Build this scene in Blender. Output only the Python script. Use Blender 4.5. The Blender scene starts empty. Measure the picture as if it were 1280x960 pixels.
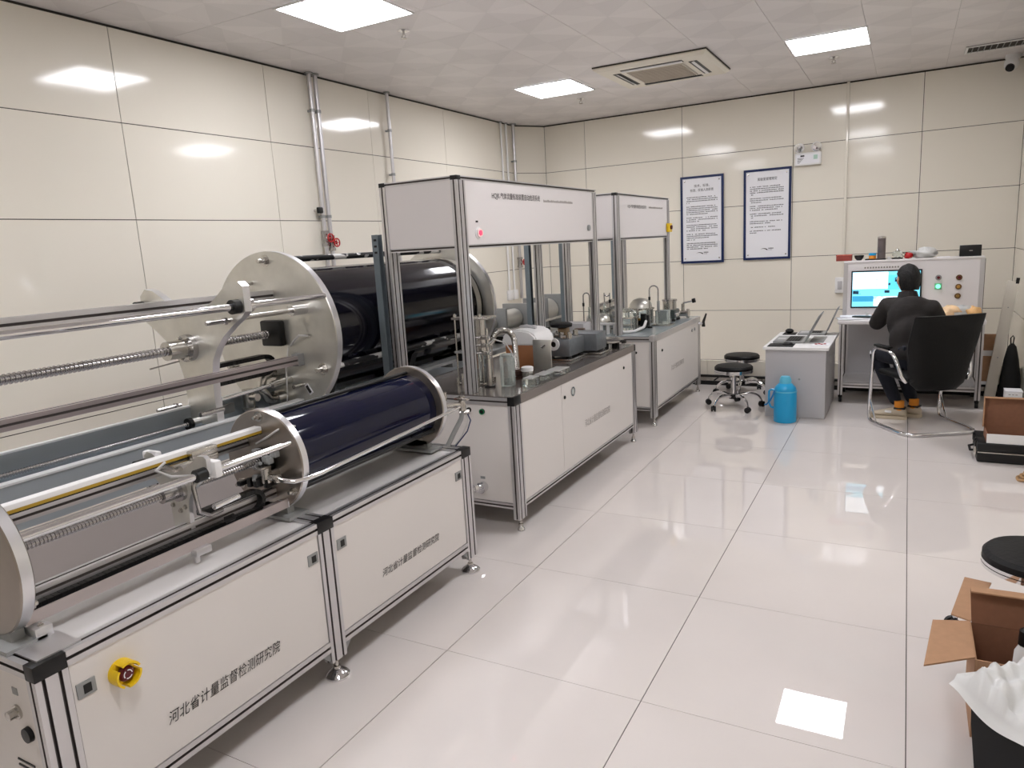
import bpy, bmesh, math, random
from mathutils import Vector, Matrix, Euler
random.seed(7)
SC = bpy.context.scene
COL = SC.collection
PI = math.pi

# ---------------------------------------------------------------- camera
cam_data = bpy.data.cameras.new('camera')
cam_data.sensor_width = 36.0
cam_data.lens = 895.19 / 1280.0 * 36.0
cam_data.clip_start = 0.05
cam = bpy.data.objects.new('camera', cam_data)
COL.objects.link(cam)
RX = Vector((0.8777867, 0.4757033, -0.0565405))
RY = Vector((0.0409216, -0.1920527, -0.9805311))
RZ = Vector((-0.4773006, 0.8583835, -0.1880478))
M = Matrix(((RX.x, -RY.x, -RZ.x), (RX.y, -RY.y, -RZ.y), (RX.z, -RY.z, -RZ.z))).to_4x4()
M.translation = Vector((1.5434733, -2.1192126, 1.5602658))
cam.matrix_world = M
SC.camera = cam

# ---------------------------------------------------------------- world, exposure
world = bpy.data.worlds.new('world')
SC.world = world
world.use_nodes = True
world.node_tree.nodes['Background'].inputs[0].default_value = (0.9, 0.92, 1.0, 1)
world.node_tree.nodes['Background'].inputs[1].default_value = 0.05
SC.view_settings.view_transform = 'Standard'
SC.view_settings.look = 'None'
SC.view_settings.exposure = 0.42
SC.view_settings.gamma = 1.0
SC.view_settings.use_curve_mapping = False
LAMP = 22.0            # radiance of the ceiling light panels

# ---------------------------------------------------------------- helpers: materials
def lin(c):
    return tuple((v/255.0/12.92 if v/255.0 <= 0.04045 else ((v/255.0+0.055)/1.055)**2.4) for v in c)

def mat(name, rgb, rough=0.5, metal=0.0, spec=0.5, coat=0.0, trans=0.0, emit=0.0, noise=0.0, nscale=20.0,
        bump=0.0, bscale=40.0, stretch=(1, 1, 1), alpha=1.0, rnoise=0.0, ior=1.45):
    m = bpy.data.materials.new(name)
    m.use_nodes = True
    nt = m.node_tree
    b = nt.nodes['Principled BSDF']
    col = lin(rgb) + (1,)
    b.inputs['Base Color'].default_value = col
    b.inputs['Roughness'].default_value = rough
    b.inputs['Metallic'].default_value = metal
    b.inputs['Specular IOR Level'].default_value = spec
    b.inputs['Coat Weight'].default_value = coat
    b.inputs['Coat Roughness'].default_value = 0.04
    b.inputs['Transmission Weight'].default_value = trans
    b.inputs['IOR'].default_value = ior
    b.inputs['Alpha'].default_value = alpha
    if emit:
        b.inputs['Emission Color'].default_value = col
        b.inputs['Emission Strength'].default_value = emit
    if noise or bump or rnoise:
        tc = nt.nodes.new('ShaderNodeTexCoord')
        mp = nt.nodes.new('ShaderNodeMapping')
        mp.inputs['Scale'].default_value = stretch
        nt.links.new(tc.outputs['Object'], mp.inputs['Vector'])
        if noise or rnoise:
            n = nt.nodes.new('ShaderNodeTexNoise')
            n.inputs['Scale'].default_value = nscale
            n.inputs['Detail'].default_value = 6
            nt.links.new(mp.outputs[0], n.inputs['Vector'])
            if noise:
                r = nt.nodes.new('ShaderNodeMapRange')
                r.inputs['From Min'].default_value = 0.3
                r.inputs['From Max'].default_value = 0.7
                r.inputs['To Min'].default_value = 1 - noise
                r.inputs['To Max'].default_value = 1 + noise
                nt.links.new(n.outputs['Fac'], r.inputs['Value'])
                mx = nt.nodes.new('ShaderNodeVectorMath')
                mx.operation = 'SCALE'
                mx.inputs[0].default_value = col[:3]
                nt.links.new(r.outputs[0], mx.inputs['Scale'])
                nt.links.new(mx.outputs[0], b.inputs['Base Color'])
            if rnoise:
                r = nt.nodes.new('ShaderNodeMapRange')
                r.inputs['From Min'].default_value = 0.3
                r.inputs['From Max'].default_value = 0.7
                r.inputs['To Min'].default_value = max(0.0, rough - rnoise)
                r.inputs['To Max'].default_value = rough + rnoise
                nt.links.new(n.outputs['Fac'], r.inputs['Value'])
                nt.links.new(r.outputs[0], b.inputs['Roughness'])
        if bump:
            n2 = nt.nodes.new('ShaderNodeTexNoise')
            n2.inputs['Scale'].default_value = bscale
            n2.inputs['Detail'].default_value = 4
            nt.links.new(mp.outputs[0], n2.inputs['Vector'])
            bp = nt.nodes.new('ShaderNodeBump')
            bp.inputs['Strength'].default_value = bump
            bp.inputs['Distance'].default_value = 0.02
            nt.links.new(n2.outputs['Fac'], bp.inputs['Height'])
            nt.links.new(bp.outputs[0], b.inputs['Normal'])
    return m

MT = {}
MT['wall'] = mat('cream_wall_panel', (234, 228, 215), 0.09, spec=0.55, bump=0.05, bscale=1.6)
MT['slot'] = mat('painted_slot_shade', (78, 72, 70), 0.7)  # shade inside the profile slots, put into the colour
MT['gap'] = mat('dark_joint', (60, 56, 50), 0.8)
MT['floor'] = mat('polished_cream_tile', (224, 217, 213), 0.012, spec=0.9, noise=0.025, nscale=1.8)
MT['grout'] = mat('floor_grout', (92, 88, 82), 0.9)
MT['alu'] = mat('anodised_aluminium', (205, 203, 204), 0.32, metal=0.75)
MT['panel'] = mat('warm_white_panel', (222, 217, 213), 0.42)
MT['top_white'] = mat('glossy_white_top', (222, 219, 217), 0.16)
MT['panel_white'] = mat('white_panel', (226, 221, 220), 0.4)
MT['black'] = mat('black_plastic', (10, 10, 11), 0.4)
MT['rubber'] = mat('black_rubber', (10, 10, 11), 0.65)
MT['chrome'] = mat('chrome', (226, 226, 228), 0.08, metal=1.0)
MT['steel'] = mat('stainless_steel', (196, 193, 188), 0.25, metal=1.0, noise=0.06, nscale=30)
MT['plate'] = mat('milled_aluminium_plate', (208, 206, 199), 0.36, metal=0.85, noise=0.10, nscale=7)
MT['steel_disc'] = mat('brownish_steel_disc', (160, 152, 144), 0.3, metal=0.9, noise=0.08, nscale=9)
MT['plate_rim'] = mat('bright_turned_rim', (222, 222, 224), 0.28, metal=0.8)
MT['screw'] = mat('dark_screw_steel', (180, 178, 178), 0.22, metal=1.0)
MT['navy'] = mat('navy_lacquer', (9, 13, 40), 0.07, spec=0.4)
MT['dark_navy'] = mat('dark_navy_lacquer', (9, 9, 20), 0.10, spec=0.4)
MT['white'] = mat('white_plastic', (232, 231, 230), 0.4)
MT['yellow'] = mat('yellow_plastic', (240, 200, 20), 0.4)
MT['red'] = mat('red_plastic', (180, 20, 24), 0.35)
MT['dark_red'] = mat('dark_red_plastic', (92, 16, 28), 0.35)
MT['ink'] = mat('grey_ink', (40, 37, 36), 0.8)
MT['faint_ink'] = mat('faint_grey_ink', (160, 154, 150), 0.8)
MT['grey_metal'] = mat('grey_painted_steel', (146, 147, 146), 0.45, noise=0.05, nscale=15)
MT['strut'] = mat('galvanised_slotted_strut', (118, 128, 134), 0.42, metal=0.15, noise=0.05, nscale=20)
MT['glass'] = mat('clear_glass', (238, 246, 244), 0.02, trans=0.96, ior=1.3)
MT['acrylic'] = mat('greenish_acrylic', (222, 230, 227), 0.05, trans=0.75, ior=1.25)
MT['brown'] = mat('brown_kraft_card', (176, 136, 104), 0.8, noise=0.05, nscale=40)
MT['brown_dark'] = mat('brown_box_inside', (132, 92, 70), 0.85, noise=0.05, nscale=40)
MT['counter'] = mat('dark_polished_counter', (96, 90, 86), 0.12, spec=0.6, noise=0.08, nscale=40)
MT['counter_edge'] = mat('counter_edge', (136, 128, 122), 0.3, metal=0.3)
MT['grey_counter'] = mat('grey_blue_counter', (168, 178, 182), 0.2, metal=0.3)
MT['lamp'] = mat('lit_diffuser', (250, 250, 255), 0.5, emit=LAMP)
MT['skin'] = mat('skin', (196, 142, 112), 0.5)
MT['hair'] = mat('black_hair', (14, 12, 12), 0.6, bump=0.5, bscale=160, stretch=(1, 1, 0.3))
MT['jacket'] = mat('charcoal_jacket_cloth', (36, 32, 31), 0.85, noise=0.12, nscale=30, bump=0.25, bscale=22)
MT['trousers'] = mat('navy_trouser_cloth', (24, 26, 36), 0.85, bump=0.2, bscale=25)
MT['leather'] = mat('black_leather', (7, 7, 8), 0.55, spec=0.35, bump=0.12, bscale=60)
MT['shoe'] = mat('beige_shoe_leather', (196, 182, 160), 0.6)
MT['orange'] = mat('orange_cloth', (226, 142, 44), 0.7)
MT['blue_plastic'] = mat('bright_blue_plastic', (24, 160, 214), 0.3, coat=0.2)
MT['cyan_cap'] = mat('pale_blue_plastic', (96, 190, 220), 0.35)
MT['grey_paint'] = mat('light_grey_laminate', (188, 186, 188), 0.4)
MT['paper'] = mat('white_paper', (236, 236, 240), 0.7)
MT['bag'] = mat('white_plastic_bag', (226, 226, 224), 0.3, trans=0.25, bump=0.4, bscale=14)
MT['frosted'] = mat('cloudy_plastic', (206, 204, 202), 0.3, trans=0.3)
MT['frame_blue'] = mat('navy_frame', (20, 38, 84), 0.35)
MT['brass'] = mat('brass', (186, 150, 90), 0.3, metal=1.0)
MT['copper'] = mat('reddish_box_card', (168, 112, 74), 0.6)

# ---------------------------------------------------------------- helpers: objects
def tag(o, label=None, cat=None, group=None, kind=None):
    if label: o['label'] = label
    if cat: o['category'] = cat
    if group: o['group'] = group
    if kind: o['kind'] = kind
    return o

LOCAL = set()
def thing(name, label, cat, loc=(0, 0, 0), group=None, rz=0.0, local=False):
    o = bpy.data.objects.new(name, None)
    o.empty_display_size = 0.05
    COL.objects.link(o)
    o.location = loc
    o.rotation_euler = (0, 0, rz)
    tag(o, label, cat, group)
    if local: LOCAL.add(o.name)
    return o

def root_of(o):
    while o.parent: o = o.parent
    return o

def kids(o):
    return [c for c in COL.objects if c.parent == o]

def dup(root, loc, rz, label, group=None):
    ch = {}
    for c in COL.objects:
        if c.parent: ch.setdefault(c.parent.name, []).append(c)
    def rec(o, par):
        c = o.copy()
        COL.objects.link(c)
        c.parent = par
        for k in ch.get(o.name, []): rec(k, c)
        return c
    r = rec(root, None)
    r.location = loc
    r.rotation_euler = (0, 0, rz)
    r['label'] = label
    if group: r['group'] = group
    return r

def basis(d):
    d = Vector(d).normalized()
    up = Vector((0, 0, 1)) if abs(d.z) < 0.95 else Vector((1, 0, 0))
    a = up.cross(d).normalized()
    return a, d.cross(a).normalized(), d

class MB:
    """Collects shapes and links them as one mesh object."""
    def __init__(self):
        self.bm = bmesh.new()
    def face(self, vs):
        try: return self.bm.faces.new(vs)
        except ValueError: return None
    def v(self, p): return self.bm.verts.new(p)
    def box(self, x0, x1, y0, y1, z0, z1):
        x0, x1 = min(x0, x1), max(x0, x1); y0, y1 = min(y0, y1), max(y0, y1); z0, z1 = min(z0, z1), max(z0, z1)
        p = [self.v((x, y, z)) for z in (z0, z1) for y in (y0, y1) for x in (x0, x1)]
        for f in ((0, 2, 3, 1), (4, 5, 7, 6), (0, 1, 5, 4), (2, 6, 7, 3), (0, 4, 6, 2), (1, 3, 7, 5)):
            self.face([p[i] for i in f])
        return self
    def rbox(self, x0, x1, y0, y1, z0, z1, r=0.01, seg=2):
        tmp = MB(); tmp.box(x0, x1, y0, y1, z0, z1)
        bmesh.ops.bevel(tmp.bm, geom=tmp.bm.edges[:], offset=r, segments=seg, affect='EDGES', profile=0.5)
        return self.merge(tmp)
    def merge(self, other, mtx=None):
        mp = {}
        for v in other.bm.verts:
            mp[v] = self.v(mtx @ v.co if mtx else v.co)
        for f in other.bm.faces: self.face([mp[v] for v in f.verts])
        other.bm.free()
        return self
    def obox(self, c, ax, size, r=0):
        """box with centre c, axes ax (3 vectors) and full sizes"""
        tmp = MB()
        s = [q/2 for q in size]
        if r: tmp.rbox(-s[0], s[0], -s[1], s[1], -s[2], s[2], r)
        else: tmp.box(-s[0], s[0], -s[1], s[1], -s[2], s[2])
        m = Matrix((ax[0], ax[1], ax[2])).transposed().to_4x4()
        m.translation = Vector(c)
        return self.merge(tmp, m)
    def loft(self, rings, cap=True, closed=True):
        R = [[self.v(p) for p in r] for r in rings]
        n = len(R[0])
        for a, b in zip(R[:-1], R[1:]):
            for i in range(n if closed else n-1):
                j = (i+1) % n
                self.face([a[i], a[j], b[j], b[i]])
        if cap:
            self.face(R[0][::-1]); self.face(R[-1])
        return self
    def cyl(self, p0, p1, r, n=16, r2=None):
        p0, p1 = Vector(p0), Vector(p1)
        a, b, d = basis(p1-p0)
        r2 = r if r2 is None else r2
        rings = []
        for p, q in ((p0, r), (p1, r2)):
            rings.append([p+(a*math.cos(2*PI*i/n)+b*math.sin(2*PI*i/n))*q for i in range(n)])
        return self.loft(rings)
    def lathe(self, c, axis, prof, n=24):
        """prof: list of (radius, height along axis)"""
        c = Vector(c); a, b, d = basis(axis)
        rings = [[c+d*h+(a*math.cos(2*PI*i/n)+b*math.sin(2*PI*i/n))*max(r, 1e-4) for i in range(n)] for r, h in prof]
        return self.loft(rings)
    def tube(self, path, r, n=10, cap=True, radii=None):
        P = [Vector(p) for p in path]
        rings = []
        prev = None
        for i, p in enumerate(P):
            d = (P[min(i+1, len(P)-1)]-P[max(i-1, 0)]).normalized()
            if prev is None: a, b, _ = basis(d)
            else:
                a = (prev - d*prev.dot(d)).normalized(); b = d.cross(a)
            prev = a
            q = radii[i] if radii else r
            rings.append([p+(a*math.cos(2*PI*k/n)+b*math.sin(2*PI*k/n))*q for k in range(n)])
        return self.loft(rings, cap)
    def prism(self, pts, ext):
        e = Vector(ext)
        a = [Vector(p) for p in pts]
        return self.loft([a, [p+e for p in a]])
    def ring(self, c, axis, r0, r1, h, n=40):
        """flat ring (tube wall) from c along axis with height h"""
        c = Vector(c); a, b, d = basis(axis)
        def circ(r, t): return [self.v(c+d*t+(a*math.cos(2*PI*i/n)+b*math.sin(2*PI*i/n))*r) for i in range(n)]
        A, B, Cc, D = circ(r0, 0), circ(r1, 0), circ(r1, h), circ(r0, h)
        for u, w in ((A, B), (B, Cc), (Cc, D), (D, A)):
            for i in range(n):
                j = (i+1) % n
                self.face([u[i], u[j], w[j], w[i]])
        return self
    def prof(self, p0, p1, a, b, slot=0.009, depth=0.011):
        """slotted aluminium profile along an axis; a,b = full sizes on the two other axes in x,y,z order"""
        p0, p1 = Vector(p0), Vector(p1)
        d = p1-p0
        k = max(range(3), key=lambda i: abs(d[i]))
        oth = [i for i in range(3) if i != k]
        def side(L):
            n = max(1, round(L/0.042))
            return [(-L/2+L*(i+0.5)/n) for i in range(n)]
        pts = []
        ha, hb = a/2, b/2
        pts.append((-ha, -hb))
        for s in side(a): pts += [(s-slot/2, -hb), (s-slot/2, -hb+depth), (s+slot/2, -hb+depth), (s+slot/2, -hb)]
        pts.append((ha, -hb))
        for s in side(b): pts += [(ha, s-slot/2), (ha-depth, s-slot/2), (ha-depth, s+slot/2), (ha, s+slot/2)]
        pts.append((ha, hb))
        for s in side(a)[::-1]: pts += [(s+slot/2, hb), (s+slot/2, hb-depth), (s-slot/2, hb-depth), (s-slot/2, hb)]
        pts.append((-ha, hb))
        for s in side(b)[::-1]: pts += [(-ha, s+slot/2), (-ha+depth, s+slot/2), (-ha+depth, s-slot/2), (-ha, s-slot/2)]
        R = []
        for p in (p0, p1):
            r = []
            for u, w in pts:
                q = Vector(p); q[oth[0]] += u; q[oth[1]] += w
                r.append(q)
            R.append(r)
        n0 = len(self.bm.faces)
        self.loft(R)
        self.bm.faces.ensure_lookup_table()
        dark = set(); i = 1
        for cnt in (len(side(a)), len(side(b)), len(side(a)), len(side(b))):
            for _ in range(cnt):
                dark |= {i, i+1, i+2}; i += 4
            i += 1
        for q in dark: self.bm.faces[n0+q].material_index = 1  # slot sides and floors painted dark to stand for shade
        return self
    def sphere(self, c, r, n=12, sc=(1, 1, 1)):
        c = Vector(c)
        rings = []
        for i in range(n//2+1):
            t = PI*i/(n//2)
            rr = max(math.sin(t), 0.002)
            rings.append([c+Vector((r*sc[0]*rr*math.cos(2*PI*k/n), r*sc[1]*rr*math.sin(2*PI*k/n), -r*sc[2]*math.cos(t))) for k in range(n)])
        return self.loft(rings)
    def build(self, name, material, parent=None, smooth=True, sharp=35, label=None):
        bm = self.bm
        bmesh.ops.recalc_face_normals(bm, faces=bm.faces[:])
        if smooth:
            lim = math.radians(sharp)
            for f in bm.faces: f.smooth = True
            for e in bm.edges:
                if len(e.link_faces) != 2 or e.calc_face_angle(0) > lim: e.smooth = False
        if parent is not None:
            r = root_of(parent)
            if r.name not in LOCAL and r.type == 'EMPTY':
                off = -r.location
                bmesh.ops.translate(bm, verts=bm.verts[:], vec=off)
        me = bpy.data.meshes.new(name)
        bm.to_mesh(me); bm.free()
        for mm in (material if isinstance(material, (list, tuple)) else [material]): me.materials.append(mm)
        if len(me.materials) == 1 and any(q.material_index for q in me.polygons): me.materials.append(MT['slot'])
        o = bpy.data.objects.new(name, me)
        COL.objects.link(o)
        if parent is not None: o.parent = parent
        if label: o['label'] = label
        return o

def solo(mb, name, material, label, cat, group=None):
    """a thing that is one mesh: give it an origin at its base"""
    xs = [v.co for v in mb.bm.verts]
    c = Vector(((min(v.x for v in xs)+max(v.x for v in xs))/2, (min(v.y for v in xs)+max(v.y for v in xs))/2, min(v.z for v in xs)))
    bmesh.ops.translate(mb.bm, verts=mb.bm.verts[:], vec=-c)
    o = mb.build(name, material)
    o.location = c
    return tag(o, label, cat, group)

def struct(mb, name, material, parent=None):
    o = mb.build(name, material, parent)
    if parent is None: o['kind'] = 'structure'
    return o

def lettering(txt, name, parent, material, origin, right, up, width=None, size=0.05, shear=0.0, thin=0.0):
    """flat printed letters, left baseline at origin, running along right"""
    cu = bpy.data.curves.new('letter_curve', 'FONT')
    cu.body = txt; cu.size = size; cu.shear = shear; cu.offset = thin
    to = bpy.data.objects.new('letter_temp', cu)
    COL.objects.link(to)
    dg = bpy.context.evaluated_depsgraph_get()
    me = bpy.data.meshes.new_from_object(to.evaluated_get(dg))
    bpy.data.objects.remove(to)
    r, u = Vector(right).normalized(), Vector(up).normalized()
    n = r.cross(u)
    w = max(v.co.x for v in me.vertices) or 1.0
    s = width/w if width else 1.0
    o3 = Vector(origin)
    rt = root_of(parent)
    off = Vector((0, 0, 0)) if rt.name in LOCAL or rt.type != 'EMPTY' else rt.location
    for v in me.vertices:
        v.co = o3 + r*v.co.x*s + u*v.co.y + n*0.0012 - off
    me.name = name
    me.materials.clear(); me.materials.append(material)
    o = bpy.data.objects.new(name, me)
    COL.objects.link(o)
    o.parent = parent
    return o

def bolt(parent, p, axis, r=0.012, h=0.012, stud=0.0, name='bolt'):
    m = MB(); d = Vector(axis).normalized()
    m.cyl(Vector(p)-d*0.002, Vector(p)+d*0.003, r*1.5, 14)
    m.cyl(Vector(p)+d*0.003, Vector(p)+d*h, r, 6)
    if stud: m.cyl(Vector(p)+d*h, Vector(p)+d*(h+stud), r*0.55, 10)
    return m.build(name, MT['steel'], parent)

# ================================================================ THE ROOM
XL, XR, YB, YF, ZC = -2.85, 2.47, 6.55, -4.2, 3.047
PH = [0.0, 0.08, 0.676, 1.27, 1.868, 2.467, ZC-0.012]
struct(MB().box(XL-0.1, XR+0.1, YF-0.1, YB+0.1, -0.12, -0.004), 'floor', MT['grout'])
floor = bpy.data.objects['floor']
tile_mesh = {}
def piece(parent, name, material, x0, x1, y0, y1, z0, z1, gap, axis, gy=None, wob=0.0):
    """one panel or tile, its mesh shared by alike pieces"""
    key = (name, round(x1-x0, 3), round(y1-y0, 3), round(z1-z0, 3), material.name)
    if key not in tile_mesh:
        hx, hy, hz = (x1-x0)/2, (y1-y0)/2, (z1-z0)/2
        g = [gap/2]*3; g[axis] = 0
        if gy: g[1] = gy/2
        m = MB().box(-hx+g[0], hx-g[0], -hy+g[1], hy-g[1], -hz+g[2], hz-g[2])
        o = m.build(name, material, None, smooth=False)
        tile_mesh[key] = o.data
    else:
        o = bpy.data.objects.new(name, tile_mesh[key]); COL.objects.link(o)
    o.location = ((x0+x1)/2, (y0+y1)/2, (z0+z1)/2)
    o.parent = parent
    if wob:
        rt = [random.uniform(-wob, wob) for _ in range(3)]; rt[axis] = 0
        o.rotation_euler = rt
    return o

def steps(a, b, step, phase=0.0):
    k = math.ceil((a-phase)/step+1e-6)
    r = [a]
    while phase+k*step < b-1e-6:
        r.append(phase+k*step); k += 1
    return r+[b]

fx = steps(XL, XR, 0.8); fy = steps(YF, YB, 0.8)
for a, b in zip(fx[:-1], fx[1:]):
    for c, d in zip(fy[:-1], fy[1:]):
        piece(floor, 'tile', MT['floor'], a, b, c, d, -0.008, 0.0, 0.0034, 2, 0.002)

# ceiling: 0.6 m metal tiles with a faint printed pattern of triangles
def ceiling_material():
    m = mat('patterned_ceiling_tile', (226, 221, 220), 0.33, spec=0.4)
    nt = m.node_tree; b = nt.nodes['Principled BSDF']
    tc = nt.nodes.new('ShaderNodeTexCoord')
    mp = nt.nodes.new('ShaderNodeMapping'); mp.inputs['Rotation'].default_value = (0, 0, PI/4)
    nt.links.new(tc.outputs['Object'], mp.inputs['Vector'])
    c1 = nt.nodes.new('ShaderNodeTexChecker'); c1.inputs['Scale'].default_value = 2.357
    c1.inputs['Color1'].default_value = (1, 1, 1, 1); c1.inputs['Color2'].default_value = (0.93, 0.93, 0.93, 1)
    nt.links.new(mp.outputs[0], c1.inputs['Vector'])
    c2 = nt.nodes.new('ShaderNodeTexChecker'); c2.inputs['Scale'].default_value = 3.3333
    c2.inputs['Color1'].default_value = (1, 1, 1, 1); c2.inputs['Color2'].default_value = (0.955, 0.955, 0.955, 1)
    nt.links.new(tc.outputs['Object'], c2.inputs['Vector'])
    mx = nt.nodes.new('ShaderNodeMix'); mx.data_type = 'RGBA'; mx.blend_type = 'MULTIPLY'; mx.inputs[0].default_value = 1
    nt.links.new(c1.outputs[0], mx.inputs[6]); nt.links.new(c2.outputs[0], mx.inputs[7])
    m2 = nt.nodes.new('ShaderNodeMix'); m2.data_type = 'RGBA'; m2.blend_type = 'MULTIPLY'; m2.inputs[0].default_value = 1
    m2.inputs[6].default_value = b.inputs['Base Color'].default_value
    nt.links.new(mx.outputs[2], m2.inputs[7]); nt.links.new(m2.outputs[2], b.inputs['Base Color'])
    return m
MT['ceiling'] = ceiling_material()
MT['ceiling_back'] = mat('ceiling_backing', (150, 146, 144), 0.8)
struct(MB().box(XL-0.1, XR+0.1, YF-0.1, YB+0.1, ZC+0.006, ZC+0.1), 'ceiling', MT['ceiling_back'])
ceil = bpy.data.objects['ceiling']
cx = steps(XL, XR, 0.6); cy = steps(YF, YB, 0.6, 0.12)
for a, b in zip(cx[:-1], cx[1:]):
    for c, d in zip(cy[:-1], cy[1:]):
        piece(ceil, 'ceiling_tile', MT['ceiling'], a, b, c, d, ZC, ZC+0.012, 0.0022, 2)

struct(MB().box(XL-0.1, XL-0.006, YF, YB+0.1, 0, ZC), 'wall_left', MT['gap'])
struct(MB().box(XL-0.1, XR+0.1, YB+0.006, YB+0.1, 0, ZC), 'wall_back', MT['gap'])
struct(MB().box(XR+0.006, XR+0.1, YF, YB+0.1, 0, ZC), 'wall_right', MT['gap'])
struct(MB().box(XL-0.1, XR+0.1, YF-0.1, YF-0.006, 0, ZC), 'wall_front', MT['gap'])
wl, wb, wr, wf = [bpy.data.objects['wall_'+s] for s in ('left', 'back', 'right', 'front')]
for a, b in zip(PH[:-1], PH[1:]):
    ys = steps(YF, 6.17, 1.2353, 0.909)
    for c, d in zip(ys[:-1], ys[1:]): piece(wl, 'panel', MT['wall'], XL-0.012, XL, c, d, a, b, 0.0055, 0, None, 0.0026)
    ys = steps(YF, YB, 1.2353, 0.3)
    for c, d in zip(ys[:-1], ys[1:]): piece(wr, 'panel', MT['wall'], XR, XR+0.012, c, d, a, b, 0.0055, 0, None, 0.0018)
    xs = steps(-2.594, XR, 1.2222, 0.401)
    for c, d in zip(xs[:-1], xs[1:]): piece(wb, 'panel', MT['wall'], c, d, YB, YB+0.012, a, b, 0.0055, 1, None, 0.0018)
    xs = steps(XL, XR, 1.2222, 0.401)
    for c, d in zip(xs[:-1], xs[1:]): piece(wf, 'panel', MT['wall'], c, d, YF-0.012, YF, a, b, 0.0055, 1)
# bevelled corner casing at the back left
tm = struct(MB().prism([(XL-0.01, 6.17, 0), (-2.594, YB+0.01, 0), (XL-0.01, YB+0.01, 0)], (0, 0, ZC)), 'trim_1', MT['gap'])
for a, b in zip(PH[:-1], PH[1:]):
    MB().prism([(XL, 6.172, a+0.003), (-2.596, YB, a+0.003), (-2.606, YB+0.006, a+0.003), (XL-0.01, 6.178, a+0.003)], (0, 0, b-a-0.006)).build('panel', MT['wall'], tm, smooth=False)
# dark shadow gap under the ceiling, where the wall panels stop
# low floor trunking across the back of the room: black, with a bright metal strip
tr = struct(MB().box(-1.2, XR-0.01, 5.425, 5.50, 0, 0.044), 'baseboard_back', MT['black'])
MB().box(-1.2, XR-0.01, 5.421, 5.50, 0.046, 0.084).build('metal_strip', MT['steel'], tr)
MB().box(-1.2, XR-0.01, 5.425, 5.50, 0.084, 0.104).build('top_strip', MT['black'], tr)
for a in [-1.2+0.9175*i for i in range(4)]:
    MB().box(a+0.0015, a+0.916, 5.465, 5.52, 0.104, 0.255).build('casing_panel', MT['wall'], tr, smooth=False)

# ================================================================ CEILING FIXTURES
LIGHTS = [(-1.86, -1.25, 1.32, 1.92, 'square ceiling light panel nearest the left wall, at the top edge'),
          (-1.84, -1.24, 4.32, 4.92, 'square ceiling light panel left of the air conditioner, furthest left at the back'),
          (0.61, 1.21, 4.32, 4.92, 'square ceiling light panel right of the air conditioner'),
          (0.61, 1.21, 1.32, 1.92, 'square ceiling light panel above the open floor'),
          (-1.86, -1.25, -1.68, -1.08, 'square ceiling light panel behind the camera on the left'),
          (0.61, 1.21, -1.68, -1.08, 'square ceiling light panel behind the camera on the right')]
for x0, x1, y0, y1, lb in LIGHTS:
    t = thing('ceiling_light', lb, 'ceiling light', ((x0+x1)/2, (y0+y1)/2, ZC), 'square ceiling light panels')
    m = MB()
    for a, b, c, d in ((x0, x1, y0, y0+0.012), (x0, x1, y1-0.012, y1), (x0, x0+0.012, y0+0.012, y1-0.012), (x1-0.012, x1, y0+0.012, y1-0.012)):
        m.box(a, b, c, d, ZC-0.010, ZC-0.001)
    m.build('frame', MT['white'], t)
    MB().box(x0+0.0125, x1-0.0125, y0+0.0125, y1-0.0125, ZC-0.007, ZC-0.002).build('diffuser', MT['lamp'], t)

# cassette air conditioner
ax0, ax1, ay0, ay1 = -0.93, 0.05, 4.09, 5.00
acx, acy = (ax0+ax1)/2, (ay0+ay1)/2
t = thing('air_conditioner', 'square cassette air conditioner with central grille set in the ceiling', 'air conditioner', (acx, acy, ZC))
m = MB()
def frustum(m, x0, x1, y0, y1, z0, ins, z1):
    m.loft([[(x0, y0, z0), (x1, y0, z0), (x1, y1, z0), (x0, y1, z0)], [(x0+ins, y0+ins, z1), (x1-ins, y0+ins, z1), (x1-ins, y1-ins, z1), (x0+ins, y1-ins, z1)]])
frustum(m, ax0, ax1, ay0, ay1, ZC-0.022, 0.03, ZC-0.045)
m.box(ax0, ax1, ay0, ay1, ZC-0.022, ZC-0.012)
m.build('fascia', mat('ac_cream', (224, 218, 204), 0.4), t)
MB().box(ax0-0.004, ax1+0.004, ay0-0.004, ay1+0.004, ZC-0.012, ZC-0.001).build('backing', MT['gap'], t)
gm = mat('ac_grille', (196, 188, 176), 0.5)
g = MB().box(acx-0.25, acx+0.25, acy-0.25, acy+0.25, ZC-0.052, ZC-0.045).build('intake_grille', gm, t)
m = MB()
for i in range(12):
    y = acy-0.23+i*0.042
    m.box(acx-0.235, acx+0.235, y-0.008, y+0.008, ZC-0.057, ZC-0.052)
m.build('grille_bars', mat('ac_grille_bar', (176, 166, 152), 0.5), g)
for s in (-1, 1):
    for ax in (0, 1):
        if ax == 0:
            MB().box(acx-0.27, acx+0.27, acy+s*0.335-0.035, acy+s*0.335+0.035, ZC-0.0475, ZC-0.045).build('air_slot', MT['black'], t)
            MB().obox((acx, acy+s*0.335, ZC-0.052), (Vector((1, 0, 0)), Vector((0, 0.94, 0.34*s)), Vector((0, -0.34*s, 0.94))), (0.53, 0.022, 0.004)).build('louvre', MT['white'], t)
        else:
            MB().box(acx+s*0.335-0.035, acx+s*0.335+0.035, acy-0.27, acy+0.27, ZC-0.0475, ZC-0.045).build('air_slot', MT['black'], t)
            MB().obox((acx+s*0.335, acy, ZC-0.052), (Vector((0.94, 0, 0.34*s)), Vector((0, 1, 0)), Vector((-0.34*s, 0, 0.94))), (0.022, 0.53, 0.004)).build('louvre', MT['white'], t)

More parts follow.
